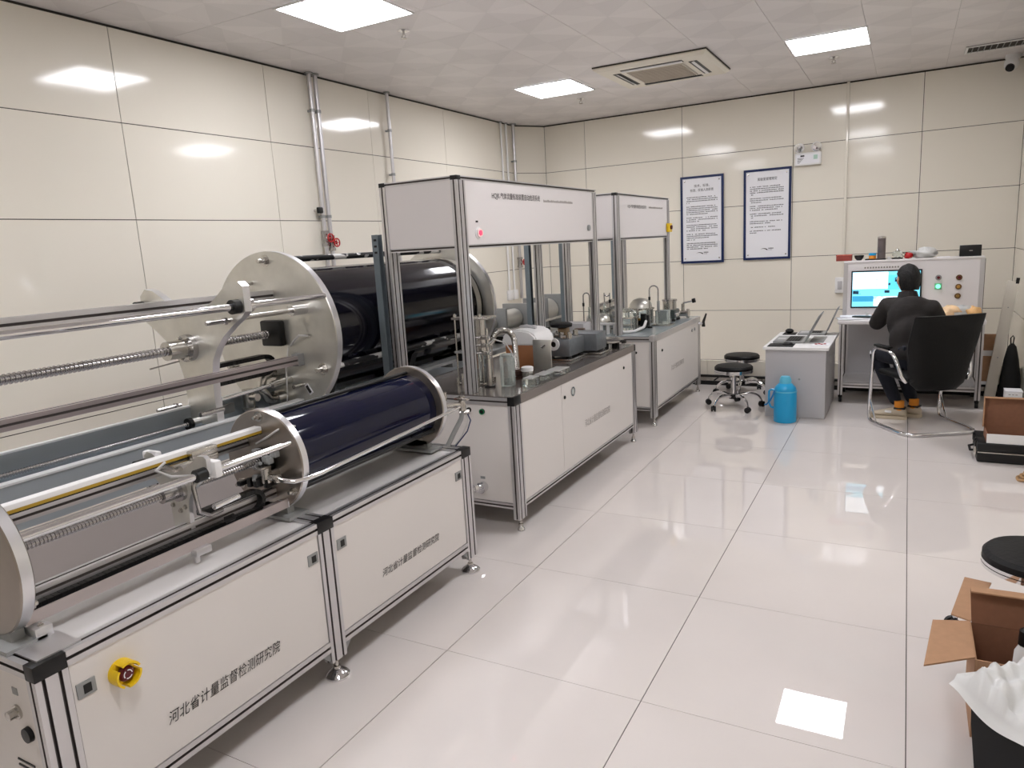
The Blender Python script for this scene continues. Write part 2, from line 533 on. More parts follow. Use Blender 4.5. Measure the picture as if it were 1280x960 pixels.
for x, y, lb in ((-1.535, 2.18, 'small steel sprinkler head hanging near the left ceiling light'),
                 (-1.537, 5.26, 'small steel sprinkler head behind the left back ceiling light'),
                 (0.90, 5.24, 'small steel sprinkler head behind the right back ceiling light')):
    t = thing('sprinkler', lb, 'sprinkler', (x, y, ZC), 'ceiling sprinkler heads')
    MB().lathe((x, y, ZC), (0, 0, -1), [(0.042, 0.001), (0.042, 0.004), (0.02, 0.012)], 18).build('escutcheon', MT['chrome'], t)
    m = MB(); m.cyl((x, y, ZC-0.01), (x, y, ZC-0.028), 0.009, 10)
    for s in (-1, 1): m.tube([(x+s*0.005, y, ZC-0.026), (x+s*0.016, y, ZC-0.038), (x+s*0.004, y, ZC-0.050)], 0.0028, 6)
    m.build('frame', MT['steel'], t)
    MB().lathe((x, y, ZC-0.050), (0, 0, -1), [(0.02, 0), (0.022, 0.003), (0.004, 0.006)], 14).build('deflector', MT['steel'], t)

# return air vent
vx0, vx1, vy0, vy1 = 1.92, 2.40, 5.70, 5.98
t = thing('air_vent', 'dark slatted air vent in the ceiling by the right back corner', 'air vent', ((vx0+vx1)/2, (vy0+vy1)/2, ZC))
MB().box(vx0, vx1, vy0, vy1, ZC-0.004, ZC-0.001).build('backing', MT['gap'], t)
m = MB()
for a, b, c, d in ((vx0, vx1, vy0, vy0+0.02), (vx0, vx1, vy1-0.02, vy1), (vx0, vx0+0.02, vy0+0.02, vy1-0.02), (vx1-0.02, vx1, vy0+0.02, vy1-0.02)):
    m.box(a, b, c, d, ZC-0.012, ZC-0.004)
m.build('frame', MT['white'], t)
for i in range(9):
    x = vx0+0.055+i*0.046
    MB().obox((x, (vy0+vy1)/2, ZC-0.008), (Vector((0.7, 0, 0.7)), Vector((0, 1, 0)), Vector((-0.7, 0, 0.7))), (0.018, vy1-vy0-0.05, 0.002)).build('slat', MT['grey_metal'], t)

# dome security camera
cxp, cyp = 2.33, 6.38
t = thing('security_camera', 'white dome security camera under the ceiling in the right corner', 'camera', (cxp, cyp, ZC))
MB().lathe((cxp, cyp, ZC-0.001), (0, 0, -1), [(0.062, 0), (0.062, 0.03), (0.05, 0.045)], 24).build('base', MT['white'], t)
MB().sphere((cxp-0.01, cyp-0.02, ZC-0.085), 0.062, 20).build('ball', MT['white'], t)
d = Vector((-0.25, -0.72, -0.65)).normalized()
MB().cyl(Vector((cxp-0.01, cyp-0.02, ZC-0.085))+d*0.045, Vector((cxp-0.01, cyp-0.02, ZC-0.085))+d*0.07, 0.036, 20).build('lens', MT['black'], t)

# ================================================================ WALL FIXTURES
def clamp_at(par, x, y, z, r):
    m = MB(); m.cyl((x, y, z-0.012), (x, y, z+0.012), r*1.25, 14); m.box(XL+0.003, x, y-0.008, y+0.008, z-0.008, z+0.008)
    return m.build('pipe_clamp', MT['grey_metal'], par)

def wall_pipe(name, label, x, y, z0, r, clamps, group, valve=None, steel='alu'):
    t = thing(name, label, 'pipe', (x, y, z0), group)
    MB().cyl((x, y, z0), (x, y, ZC-0.012), r, 16).build('tube', MT[steel], t)
    MB().cyl((x, y, ZC-0.014), (x, y, ZC-0.002), r*1.9, 16).build('ceiling_flange', MT['grey_metal'], t)
    for z in clamps: clamp_at(t, x, y, z, r)
    if valve:
        v = MB(); v.cyl((x, y, valve-0.05), (x, y, valve+0.05), r*1.5, 14); v.cyl((x, y, valve), (x+0.055, y, valve), r*0.9, 12)
        for q in (-0.055, 0.05): v.cyl((x, y, valve+q-0.012), (x, y, valve+q+0.012), r*1.8, 6)
        vb = v.build('valve', MT['screw'], t)
        w = MB(); c = Vector((x+0.06, y, valve))
        w.tube([c+Vector((0, math.cos(a)*0.034, math.sin(a)*0.034)) for a in [2*PI*i/16 for i in range(17)]], 0.006, 8)
        for a in (0, PI/2): w.cyl(c+Vector((0, math.cos(a)*0.034, math.sin(a)*0.034)), c-Vector((0, math.cos(a)*0.034, math.sin(a)*0.034)), 0.004, 6)
        w.build('hand_wheel', MT['red'], vb)
    return t
px = XL+0.05
wall_pipe('wall_pipe', 'left one of the paired wall pipes ending in a red hand wheel valve', px, 2.585, 1.0, 0.018, (2.75, 1.9), 'steel pipes on the left wall', 1.72)
wall_pipe('wall_pipe', 'right one of the paired wall pipes ending in a red hand wheel valve', px, 2.655, 1.0, 0.018, (2.75, 1.9), 'steel pipes on the left wall', 1.68)
wall_pipe('wall_pipe', 'lone thin steel pipe on the left wall beside the hood frame corner', px, 3.60, 0.9, 0.016, (2.7, 2.3), 'steel pipes on the left wall')
wall_pipe('wall_pipe', 'steel pipe with a small valve in the far left corner', px, 6.09, 0.9, 0.02, (2.6, 1.9), 'steel pipes on the left wall', 1.36)
wall_pipe('wall_conduit', 'white plastic conduit on the left wall, above the left junction box', XL+0.02, 5.83, 1.0, 0.012, (), 'white conduits on the left wall', None, 'white')
wall_pipe('wall_conduit', 'white plastic conduit on the left wall, above the right junction box', XL+0.02, 5.96, 1.0, 0.012, (), 'white conduits on the left wall', None, 'white')
t = thing('isolator_valve', 'small black isolator valve on the left wall beside the paired pipes', 'valve', (XL+0.03, 2.54, 1.95))
MB().cyl((XL+0.003, 2.54, 1.95), (XL+0.05, 2.54, 1.95), 0.012, 10).build('stem', MT['steel'], t)
MB().rbox(XL+0.05, XL+0.075, 2.51, 2.57, 1.925, 1.975, 0.008).build('knob', MT['black'], t)
for y, lb in ((5.83, 'left one of two white junction boxes low on the left wall'), (5.97, 'right one of two white junction boxes low on the left wall')):
    t = thing('junction_box', lb, 'junction box', (XL+0.02, y, 0.93), 'junction boxes on the left wall')
    MB().rbox(XL+0.002, XL+0.04, y-0.05, y+0.05, 0.90, 1.02, 0.006).build('box', MT['white'], t)
    MB().rbox(XL+0.04, XL+0.046, y-0.042, y+0.042, 0.91, 1.01, 0.003).build('cover', MT['white'], t)

# back wall conduit and switch
cxx = 0.935
t = thing('wall_conduit', 'cream vertical cable conduit on the back wall above the switch box', 'conduit', (cxx, YB-0.02, 1.02))
MB().rbox(cxx-0.014, cxx+0.014, YB-0.026, YB-0.001, 1.03, ZC-0.005, 0.004).build('channel', MT['wall'], t)
t = thing('switch_box', 'small white switch box under the cream conduit beside the console', 'switch', (cxx-0.02, YB-0.02, 0.84))
MB().rbox(cxx-0.075, cxx+0.02, YB-0.05, YB-0.001, 0.86, 1.03, 0.006).build('box', MT['white'], t)
MB().rbox(cxx-0.05, cxx-0.005, YB-0.056, YB-0.05, 0.90, 0.99, 0.003).build('switch', MT['grey_paint'], t)

# framed notices
def notice(x0, x1, z0, z1, title, lines, label):
    t = thing('notice_board', label, 'notice board', ((x0+x1)/2, YB-0.012, z0), 'framed notices on the back wall')
    fr = 0.026
    m = MB()
    for a, b, c, d in ((x0, x1, z0, z0+fr), (x0, x1, z1-fr, z1), (x0, x0+fr, z0+fr, z1-fr), (x1-fr, x1, z0+fr, z1-fr)):
        m.box(a, b, YB-0.024, YB-0.002, c, d)
    m.build('frame', MT['frame_blue'], t)
    MB().box(x0+fr, x1-fr, YB-0.018, YB-0.002, z0+fr, z1-fr).build('sheet', MT['paper'], t)
    yy = YB-0.0185
    zt = z1-0.125
    for ln in title:
        w = len(ln)*0.030
        lettering(ln, 'title_lettering', t, MT['ink'], ((x0+x1)/2-w/2, yy, zt), (1, 0, 0), (0, 0, 1), w, 0.036)
        zt -= 0.05
    m = MB(); rr = random.Random(len(title)*7)
    for z, n in lines(zt-0.02, z0):
        x = x0+0.07
        for k in range(n):
            h = rr.uniform(0.0075, 0.0105)
            if rr.random() > 0.1:
                m.box(x, x+0.0085, yy-0.0008, yy, z, z+h)
            x += 0.0125
    m.build('printed_text', MT['ink'], t, smooth=False)['kind'] = 'stuff'
    for sx in (x0+0.05, x1-0.05):
        for sz in (z0+0.055, z1-0.055):
            MB().lathe((sx, yy, sz), (0, -1, 0), [(0.009, 0), (0.008, 0.004), (0.001, 0.006)], 12).build('stud', MT['steel'], t)
    m = MB(); cxm = (x0+x1)/2; zz = z0+0.115
    up = [(cxm-0.07+0.08*i/10, yy-0.001, zz+0.012*math.sin(PI*i/10)) for i in range(11)]
    dn = [(cxm-0.07+0.08*i/10, yy-0.001, zz+0.012*math.sin(PI*i/10)-0.013*(i/10)) for i in range(10, -1, -1)]
    m.prism(up+dn[:-1], (0, 0.001, 0))
    m.build('emblem', MT['ink'], t)
    m = MB()
    for k in range(5): m.box(cxm+0.02+k*0.011, cxm+0.028+k*0.011, yy-0.001, yy, zz+0.004, zz+0.014)
    for k in range(4): m.box(cxm+0.02+k*0.011, cxm+0.026+k*0.011, yy-0.001, yy, zz-0.010, zz-0.004)
    m.build('emblem_text', MT['ink'], t)
def para(pattern):
    def f(zt, z0):
        z = zt; out = []
        for p in pattern:
            for n in p:
                out.append((z, n)); z -= 0.0215
            z -= 0.020
        return [q for q in out if q[0] > z0+0.14]
    return f
notice(-0.842, -0.342, 1.243, 2.246, ('技术、标准、', '检测、校准人员职责'), para([(27, 29, 29, 3), (27, 29, 29, 29, 20), (29, 29, 12), (28, 29, 29, 18), (27, 29, 22, 8), (27, 29, 29, 20)]),
       'left framed notice with blue border, two line heading and paragraphs of small print')
notice(-0.118, 0.391, 1.254, 2.254, ('实验室管理规定',), para([(26, 29, 29, 29, 3), (27, 29, 10), (29, 28, 24), (27, 29, 4), (28, 18), (22,), (27, 6)]),
       'right framed notice with blue border, single line heading, beside the emergency light')

# emergency light
ex0, ex1 = 0.423, 0.690
t = thing('emergency_light', 'twin headed white emergency light on the back wall above the right notice', 'emergency light', ((ex0+ex1)/2, YB-0.03, 2.24))
MB().rbox(ex0, ex1, YB-0.055, YB-0.001, 2.245, 2.375, 0.006).build('body', MT['white'], t)
MB().box(ex0+0.02, ex1-0.02, YB-0.0565, YB-0.055, 2.262, 2.355).build('front_label', MT['paper'], t)
m = MB(); m.box(ex0+0.06, ex0+0.10, YB-0.0575, YB-0.0565, 2.335, 2.35)
for k in range(5): m.box(ex0+0.03, ex0+0.055+0.01*k, YB-0.0575, YB-0.0565, 2.27+0.012*k, 2.274+0.012*k)
m.build('label_print', MT['ink'], t)
MB().box(ex1-0.075, ex1-0.035, YB-0.0575, YB-0.0565, 2.30, 2.345).build('label_mark', mat('pale_green_mark', (176, 206, 190), 0.6), t)
for s, xx in ((-1, ex0+0.055), (1, ex1-0.055)):
    h = MB().lathe((xx, YB-0.03, 2.435), (0.25*s, -1, -0.3), [(0.02, -0.02), (0.045, 0.0), (0.052, 0.035), (0.052, 0.045)], 22).build('lamp_head', MT['white'], t)
    MB().lathe(Vector((xx, YB-0.03, 2.435))+Vector((0.25*s, -1, -0.3)).normalized()*0.0455, (0.25*s, -1, -0.3), [(0.046, 0), (0.03, 0.004), (0.001, 0.006)], 22).build('lens', MT['chrome'], h)
    MB().cyl((xx, YB-0.03, 2.37), (xx, YB-0.03, 2.41), 0.012, 10).build('neck', MT['white'], t)

# ================================================================ FRONT BENCH (two bays)
def foot(par, x, y, top, r=0.032):
    m = MB(); m.cyl((x, y, 0.03), (x, y, top), 0.008, 10); m.cyl((x, y, 0.028), (x, y, 0.042), 0.014, 6)
    f = m.build('levelling_foot', MT['steel'], par)
    MB().lathe((x, y, 0.0), (0, 0, 1), [(r, 0.001), (r, 0.008), (r*0.8, 0.018), (r*0.35, 0.032), (0.008, 0.034)], 22).build('foot_pad', MT['chrome'], f)

def bracket(par, x0, x1, y, z, dy):
    """small triangular corner bracket under the bottom rail, at post face y, running dy"""
    MB().prism([(x0, y, z), (x0, y+dy, z), (x0, y, z-abs(dy))], (x1-x0, 0, 0)).build('corner_bracket', MT['grey_metal'], par)

def latch(par, x, y, z):
    b = MB().rbox(x, x+0.004, y-0.025, y+0.025, z-0.021, z+0.021, 0.0015).build('latch', MT['grey_metal'], par)
    MB().box(x+0.004, x+0.006, y-0.008, y+0.012, z-0.012, z+0.012).build('latch_button', MT['black'], b)

BX0, BX1, BZ = -0.77, -0.27, 0.627
A = thing('test_bench', 'long white panelled aluminium bench nearest the camera carrying the small prover', 'bench', (-0.52, -0.315, 0))
for y in (-1.28, -0.31, 0.65):
    for x in (BX1-0.02, BX0+0.02):
        MB().prof((x, y, 0.075), (x, y, BZ-0.042), 0.04, 0.08).build('post', MT['alu'], A)
        if x > -0.5 and y != -0.31 or x > -0.5:
            MB().rbox(BX1-0.0405, BX1+0.001, y-0.0405, y+0.0405, BZ-0.042, BZ+0.0005, 0.002).build('corner_cap', MT['black'], A)
        else:
            MB().box(x-0.02, x+0.02, y-0.04, y+0.04, BZ-0.042, BZ).build('corner_cap', MT['black'], A)
        foot(A, x, y, 0.076, 0.046)
    MB().prof((BX0+0.041, y, BZ-0.02), (BX1-0.041, y, BZ-0.02), 0.08, 0.04).build('cross_rail', MT['alu'], A)
for y0, y1 in ((-1.239, -0.351), (-0.269, 0.609)):
    for x in (BX1-0.02, BX0+0.02):
        MB().prof((x, y0, BZ-0.02), (x, y1, BZ-0.02), 0.04, 0.04).build('top_rail', MT['alu'], A)
        MB().prof((x, y0, 0.143), (x, y1, 0.143), 0.04, 0.042).build('bottom_rail', MT['alu'], A)
    MB().box(BX0+0.042, BX1-0.042, y0+0.001, y1-0.001, BZ-0.014, BZ-0.008).build('top_plate', MT['top_white'], A)
    MB().box(BX1-0.012, BX1-0.004, y0+0.002, y1-0.002, 0.166, 0.585).build('front_panel', MT['panel'], A)
    MB().box(BX0+0.004, BX0+0.012, y0+0.002, y1-0.002, 0.166, 0.585).build('rear_panel', MT['panel'], A)
    for yy, s in ((y0, 1), (y1, -1)):
        bracket(A, BX1-0.032, BX1-0.006, yy, 0.122, s*0.04)
ep = MB().box(BX0+0.042, BX1-0.042, -1.30, -1.29, 0.12, 0.584).build('end_panel', MT['panel'], A)
for k in range(9):
    MB().box(-0.475+0.0*k, -0.395, -1.3025, -1.3, 0.30-0.017*k, 0.305-0.017*k).build('vent_slot', MT['black'], ep)
m = MB(); m.lathe((-0.425, -1.30, 0.455), (0, -1, 0), [(0.02, 0), (0.02, 0.006), (0.013, 0.006), (0.013, 0.026), (0.004, 0.028)], 18)
m.build('connector', MT['steel'], ep)
m = MB(); m.lathe((-0.387, -1.30, 0.402), (0, -1, 0), [(0.021, 0), (0.02, 0.012), (0.001, 0.013)], 18)
m.build('socket', MT['black'], ep)
MB().box(-0.432, -0.408, -1.3015, -1.30, 0.505, 0.525).build('label', MT['grey_metal'], ep)
MB().box(BX0+0.042, BX1-0.042, 0.665, 0.675, 0.12, 0.584).build('end_panel', MT['panel'], A)
for y, z in ((-1.205, 0.505), (-0.385, 0.508), (-0.235, 0.508), (0.575, 0.515)):
    latch(A, BX1-0.004, y, z)
TXT = '河北省计量监督检测研究院'
lettering(TXT, 'lettering', A, MT['ink'], (BX1-0.0035, -1.005, 0.262), (0, 1, 0), (0, 0, 1), 0.43, 0.044, 0.2)
lettering(TXT, 'lettering', A, MT['ink'], (BX1-0.0035, -0.025, 0.275), (0, 1, 0), (0, 0, 1), 0.41, 0.038, 0.2)
# emergency stop
ey, ez = -1.112, 0.497
es = MB().lathe((BX1-0.004, ey, ez), (1, 0, 0), [(0.036, 0), (0.036, 0.006), (0.030, 0.008)], 26).build('emergency_stop', MT['yellow'], A)
m = MB()
for a0, a1 in ((20, 118), (140, 238), (262, 358)):
    n = 10
    pin = [Vector((BX1+0.002, ey+math.cos(math.radians(a0+(a1-a0)*i/n))*0.030, ez+math.sin(math.radians(a0+(a1-a0)*i/n))*0.030)) for i in range(n+1)]
    pout = [Vector((BX1+0.002, ey+math.cos(math.radians(a0+(a1-a0)*i/n))*0.036, ez+math.sin(math.radians(a0+(a1-a0)*i/n))*0.036)) for i in range(n+1)]
    for i in range(n):
        m.prism([pin[i], pin[i+1], pout[i+1], pout[i]], (0.034, 0, 0))
m.build('shroud', MT['yellow'], es)
MB().lathe((BX1+0.003, ey, ez), (1, 0, 0), [(0.012, 0), (0.012, 0.008), (0.021, 0.010), (0.021, 0.020), (0.016, 0.025), (0.001, 0.026)], 24).build('push_button', MT['dark_red'], es)
m = MB()
for a0 in (0, 120, 240):
    for i in range(7):
        a, b = math.radians(a0+i*13), math.radians(a0+(i+1)*13)
        m.prism([(BX1+0.0292, ey+math.cos(q)*r, ez+math.sin(q)*r) for q, r in ((a, 0.010), (b, 0.010), (b, 0.0125), (a, 0.0125))], (0.0008, 0, 0))
m.build('arrow_marks', MT['paper'], es)

# ================================================================ PISTON PROVERS
def carriage_plate(xc, zc, k, y0, y1, par, material):
    P = [(-.35, 1.42), (-.31, 1.455), (-.25, 1.445), (-.17, 1.40), (-.09, 1.345), (0, 1.33), (.09, 1.345), (.19, 1.40), (.285, 1.47), (.36, 1.475), (.385, 1.455),
         (.385, 1.34), (.36, 1.315), (.29, 1.275), (.22, 1.225), (.165, 1.17), (.125, 1.11), (.105, 1.03), (.10, .93), (.10, .79), (-.10, .79), (-.10, .93), (-.105, 1.03), (-.135, 1.12), (-.20, 1.20), (-.28, 1.26), (-.33, 1.29), (-.355, 1.34)]
    return MB().prism([(xc+dx*k, y0, zc+(z-1.155)*k) for dx, z in P], (0, y1-y0, 0)).build('carriage_plate', [material, MT['plate_rim']], par, sharp=25)

def rim(o):
    for q in o.data.polygons:
        if abs(q.normal.y) < 0.5: q.material_index = 1
    return o

def ball_screw(par, x, z, y0, y1, r, pitch, name='ball_screw'):
    n = int((y1-y0)/pitch)
    prof = []
    for i in range(n):
        h = i*pitch
        prof += [(r*0.76, h+pitch*0.05), (r, h+pitch*0.25), (r, h+pitch*0.6), (r*0.76, h+pitch*0.8)]
    return MB().lathe((x, y0, z), (0, 1, 0), prof, 12).build(name, MT['screw'], par)

def chain(par, pts, w, h, name='cable_chain'):
    """black articulated cable chain through points (x fixed width w)"""
    c = MB()
    P = [Vector(p) for p in pts]
    acc = []
    step = h*1.15
    for a, b in zip(P[:-1], P[1:]):
        L = (b-a).length; n = max(1, round(L/step))
        for i in range(n): acc.append((a.lerp(b, (i+0.5)/n), (b-a).normalized(), L/n))
    for p, d, L in acc:
        up = Vector((1, 0, 0)).cross(d)
        c.obox(p, (Vector((1, 0, 0)), d, up), (w, L*0.9, h), 0)
        c.obox(p, (Vector((1, 0, 0)), d, up), (w*0.86, L*1.02, h*0.8), 0)
    return c.build(name, MT['black'], par)

# ---- big prover behind
BXC, BZC, BY0, BY1, BR = -1.508, 1.155, 0.70, 2.37, 0.456
G = thing('piston_prover', 'large gas prover behind the bench with dark cylinder and big aluminium end disc', 'machine', (BXC, 0.4, 0))
def disc(par, xc, zc, y0, th, r, material=MT['plate'], name='end_disc'):
    o = MB().lathe((xc, y0, zc), (0, 1, 0), [(r-0.004, 0.0), (r, 0.004), (r, th-0.004), (r-0.004, th)], 72).build(name, [material, MT['plate_rim']], par)
    for p in o.data.polygons:
        if abs(p.normal.y) < 0.5: p.material_index = 1
    return o
disc(G, BXC, BZC, BY0, 0.045, BR)
disc(G, BXC, BZC, BY1, 0.045, BR*0.97)
disc(G, BXC, BZC, -1.62, 0.045, BR)
MB().lathe((BXC, BY0+0.046, BZC), (0, 1, 0), [(0.353, 0), (0.353, BY1-BY0-0.05)], 64).build('cylinder', MT['dark_navy'], G)
MB().ring((BXC, BY1-0.10, BZC), (0, 1, 0), 0.354, 0.364, 0.06, 64).build('cylinder_band', MT['steel'], G)
rodm = mat('black_worn_tie_rod', (18, 18, 20), 0.4)
nt = rodm.node_tree; bs = nt.nodes['Principled BSDF']
tcn = nt.nodes.new('ShaderNodeTexCoord'); mpn = nt.nodes.new('ShaderNodeMapping'); mpn.inputs['Scale'].default_value = (6, 3.5, 6)
nn = nt.nodes.new('ShaderNodeTexNoise'); nn.inputs['Scale'].default_value = 2.4; nn.inputs['Detail'].default_value = 3
cr = nt.nodes.new('ShaderNodeValToRGB'); cr.color_ramp.elements[0].position = 0.545; cr.color_ramp.elements[0].color = lin((18, 18, 20))+(1,)
cr.color_ramp.elements[1].position = 0.565; cr.color_ramp.elements[1].color = lin((210, 210, 208))+(1,)
nt.links.new(tcn.outputs['Object'], mpn.inputs['Vector']); nt.links.new(mpn.outputs[0], nn.inputs['Vector']); nt.links.new(nn.outputs['Fac'], cr.inputs[0]); nt.links.new(cr.outputs[0], bs.inputs['Base Color'])
for dx, dz in ((0, 0.406), (0.338, -0.178), (-0.338, -0.178)):
    MB().cyl((BXC+dx, BY0+0.04, BZC+dz), (BXC+dx, BY1+0.01, BZC+dz), 0.017, 16).build('tie_rod', rodm, G)
    bolt(G, (BXC+dx, BY0, BZC+dz), (0, -1, 0), 0.022, 0.022, 0.03)
MB().cyl((BXC-0.12, BY0+0.005, BZC+0.289), (BXC-0.12, BY0-0.05, BZC+0.289), 0.011, 12).build('stud', MT['steel'], G)
# guide rods and rails
MB().cyl((-1.116, -1.58, 1.364), (-1.116, 0.705, 1.364), 0.0165, 20).build('guide_rod', MT['chrome'], G)
MB().cyl((-1.80, -1.58, 1.364), (-1.80, 0.705, 1.364), 0.0165, 20).build('guide_rod', MT['chrome'], G)
MB().prof((-1.50, -1.58, 1.375), (-1.50, 0.699, 1.375), 0.06, 0.055, 0.012, 0.008).build('top_rail', MT['alu'], G)
ball_screw(G, -1.489, 1.169, -1.58, 0.66, 0.022, 0.019)
MB().cyl((-1.489, 0.02, 1.169), (-1.489, 0.145, 1.169), 0.045, 20).build('ball_nut', MT['steel'], G)
MB().cyl((-1.489, 0.12, 1.169), (-1.489, 0.149, 1.169), 0.066, 20).build('nut_flange', MT['screw'], G)
for k in range(6):
    a = k*PI/3
    bolt(G, (-1.489+0.055*math.cos(a), 0.12, 1.169+0.055*math.sin(a)), (0, -1, 0), 0.007, 0.01)
MB().rbox(-1.56, -1.415, 0.655, 0.699, 1.10, 1.24, 0.01).build('bearing_block', MT['black'], G)
cp = rim(carriage_plate(-1.46, 1.155, 1.0, 0.15, 0.19, G, MT['plate']))
for x in (-1.116, -1.80):
    MB().ring((x, 0.11, 1.364), (0, 1, 0), 0.018, 0.033, 0.039, 20).build('bushing', MT['black'], cp)
    MB().ring((x, 0.191, 1.364), (0, 1, 0), 0.018, 0.033, 0.03, 20).build('bushing', MT['chrome'], cp)
for x, z in ((-1.185, 1.30), (-1.62, 0.875)):
    m = MB(); m.cyl((x, 0.02, z), (x, 0.15, z), 0.010, 10); m.cyl((x, 0.115, z), (x, 0.13, z), 0.018, 6)
    m.build('stop_screw', MT['screw'], G)
m = MB(); m.cyl((-1.31, 0.02, 0.875), (-1.31, 0.15, 0.875), 0.012, 10); m.build('stop_screw', MT['screw'], G)
MB().cyl((-1.60, 0.0, 1.085), (-1.58, 0.15, 1.10), 0.004, 8).build('pin', MT['steel'], G)
m = MB(); m.cyl((-1.258, 0.2, 1.299), (-1.258, 0.62, 1.299), 0.013, 14)
m.build('cylinder_rod', MT['steel'], G)
MB().cyl((-1.258, 0.60, 1.299), (-1.258, 0.70, 1.299), 0.028, 18).build('rod_gland', MT['chrome'], G)
# dark chain loop and square tube rail
chain(G, [(-1.46, 0.20, 1.06)]+[(-1.46, 0.2+0.36*i/5, 1.06+0.0*i) for i in range(1, 6)]+[(-1.46, 0.56+0.06*math.sin(PI*i/8), 1.015+0.045*math.cos(PI*i/8)) for i in range(1, 9)]+[(-1.46, 0.20, 0.972)], 0.045, 0.022)
MB().prof((-1.325, -1.58, 1.028), (-1.325, 0.66, 1.028), 0.05, 0.045, 0.010, 0.006).build('square_rail', mat('brownish_anodised', (176, 166, 166), 0.35, metal=0.6), G)
MB().box(-1.345, -1.30, 0.655, 0.699, 0.995, 1.06).build('rail_bracket', MT['grey_metal'], G)
# valves and pipes at the foot of the disc
MB().cyl((-1.42, 0.2, 0.895), (-1.42, 0.70, 0.91), 0.010, 12).build('lower_rod', MT['chrome'], G)
MB().cyl((-1.42, 0.56, 0.905), (-1.42, 0.699, 0.91), 0.021, 14).build('rod_gland', MT['steel'], G)
MB().cyl((-1.33, 0.63, 0.885), (-1.33, 0.70, 0.885), 0.012, 12).build('stud', MT['steel'], G)
m = MB(); m.tube([(-1.50, 0.66, 0.80), (-1.50, 0.60, 0.82), (-1.50, 0.56, 0.88), (-1.50, 0.58, 0.94), (-1.50, 0.66, 0.96)], 0.026, 14)
m.cyl((-1.50, 0.64, 0.96), (-1.50, 0.70, 0.96), 0.05, 18); m.cyl((-1.50, 0.64, 0.80), (-1.50, 0.70, 0.80), 0.05, 18)
m.build('elbow_pipe', MT['steel'], G)
m = MB(); m.cyl((-1.49, 0.46, 0.80), (-1.49, 0.46, 0.90), 0.03, 16); m.cyl((-1.49, 0.46, 0.86), (-1.42, 0.46, 0.86), 0.02, 12); m.cyl((-1.49, 0.46, 0.785), (-1.49, 0.46, 0.80), 0.042, 18)
m.build('pressure_valve', MT['steel'], G)
MB().rbox(-1.56, -1.53, 0.30, 0.40, 0.79, 0.84, 0.006).build('sensor_block', MT['grey_metal'], G)
lp = MB().obox((-1.288, 0.698, 0.862), (Vector((0.82, 0, 0.57)), Vector((0, 1, 0)), Vector((-0.57, 0, 0.82))), (0.028, 0.004, 0.06)).build('label_plate', MT['paper'], G)
MB().obox((-1.288, 0.6955, 0.862), (Vector((0.82, 0, 0.57)), Vector((0, 1, 0)), Vector((-0.57, 0, 0.82))), (0.018, 0.002, 0.046)).build('label_print', MT['ink'], lp)
m = MB()
m.tube([(-1.38, 0.69, 1.10), (-1.33, 0.67, 1.13), (-1.29, 0.67, 1.16), (-1.24, 0.69, 1.155)], 0.006, 8)
m.build('hose_loop', MT['frosted'], G)
MB().tube([(-1.40, 0.69, 1.09), (-1.36, 0.62, 0.98), (-1.35, 0.60, 0.85), (-1.37, 0.60, 0.76)], 0.004, 8).build('clear_hose', MT['frosted'], G)
# trough shaped base beam with lower threaded rod
m = MB()
m.box(-1.57, -1.55, -1.64, 2.45, 0.66, 0.87); m.box(-1.55, -1.36, -1.64, 2.45, 0.735, 0.755); m.box(-1.36, -1.335, -1.64, 2.45, 0.62, 0.80)
m.build('base_beam', mat('zinc_beam', (172, 180, 186), 0.4, metal=0.35), G)
MB().box(-1.333, -1.325, -1.60, 2.40, 0.06, 0.615).build('side_panel', mat('warm_grey_panel', (190, 182, 178), 0.5), G)
m = MB(); m.box(-1.575, -1.545, -1.64, 0.69, 0.87, 0.878); m.box(-1.372, -1.325, -1.64, 0.69, 0.80, 0.808)
m.build('beam_lip', mat('bright_beam_lip', (236, 238, 240), 0.3, metal=0.3), G)
ball_screw(G, -1.50, 0.80, -1.58, 0.14, 0.011, 0.011, 'threaded_rod')
m = MB(); m.cyl((-1.50, 0.09, 0.80), (-1.50, 0.15, 0.80), 0.026, 16); m.build('rod_collar', MT['chrome'], cp)
MB().cyl((-1.50, 0.085, 0.80), (-1.50, 0.105, 0.80), 0.03, 16).build('rubber_stop', MT['black'], cp)
for y in (-1.45, -0.1, 0.95, 2.25):
    for x in (-1.55, -1.37):
        MB().prof((x, y, 0.02), (x, y, 0.62 if x > -1.5 else 0.66), 0.05, 0.05).build('leg', MT['alu'], G)
        MB().cyl((x, y, 0.001), (x, y, 0.02), 0.04, 18).build('leg_pad', MT['black'], G)
for y in (0.85, 1.6, 2.28):
    m = MB()
    arc = [(BXC+0.365*math.cos(math.radians(a)), y-0.03, BZC+0.365*math.sin(math.radians(a))) for a in range(-140, -39, 10)]
    m.prism(arc+[(-1.30, y-0.03, 0.758), (-1.60, y-0.03, 0.758)], (0, 0.06, 0)).build('cradle', MT['black'], G)
# side tray and side rail seen between the hood posts
MB().box(-1.25, -1.165, 0.95, 2.0, 0.80, 0.82).build('side_tray', MT['grey_metal'], G)
for y in (1.0, 1.95): MB().box(-1.334, -1.165, y-0.02, y+0.02, 0.77, 0.80).build('tray_arm', MT['grey_metal'], G)

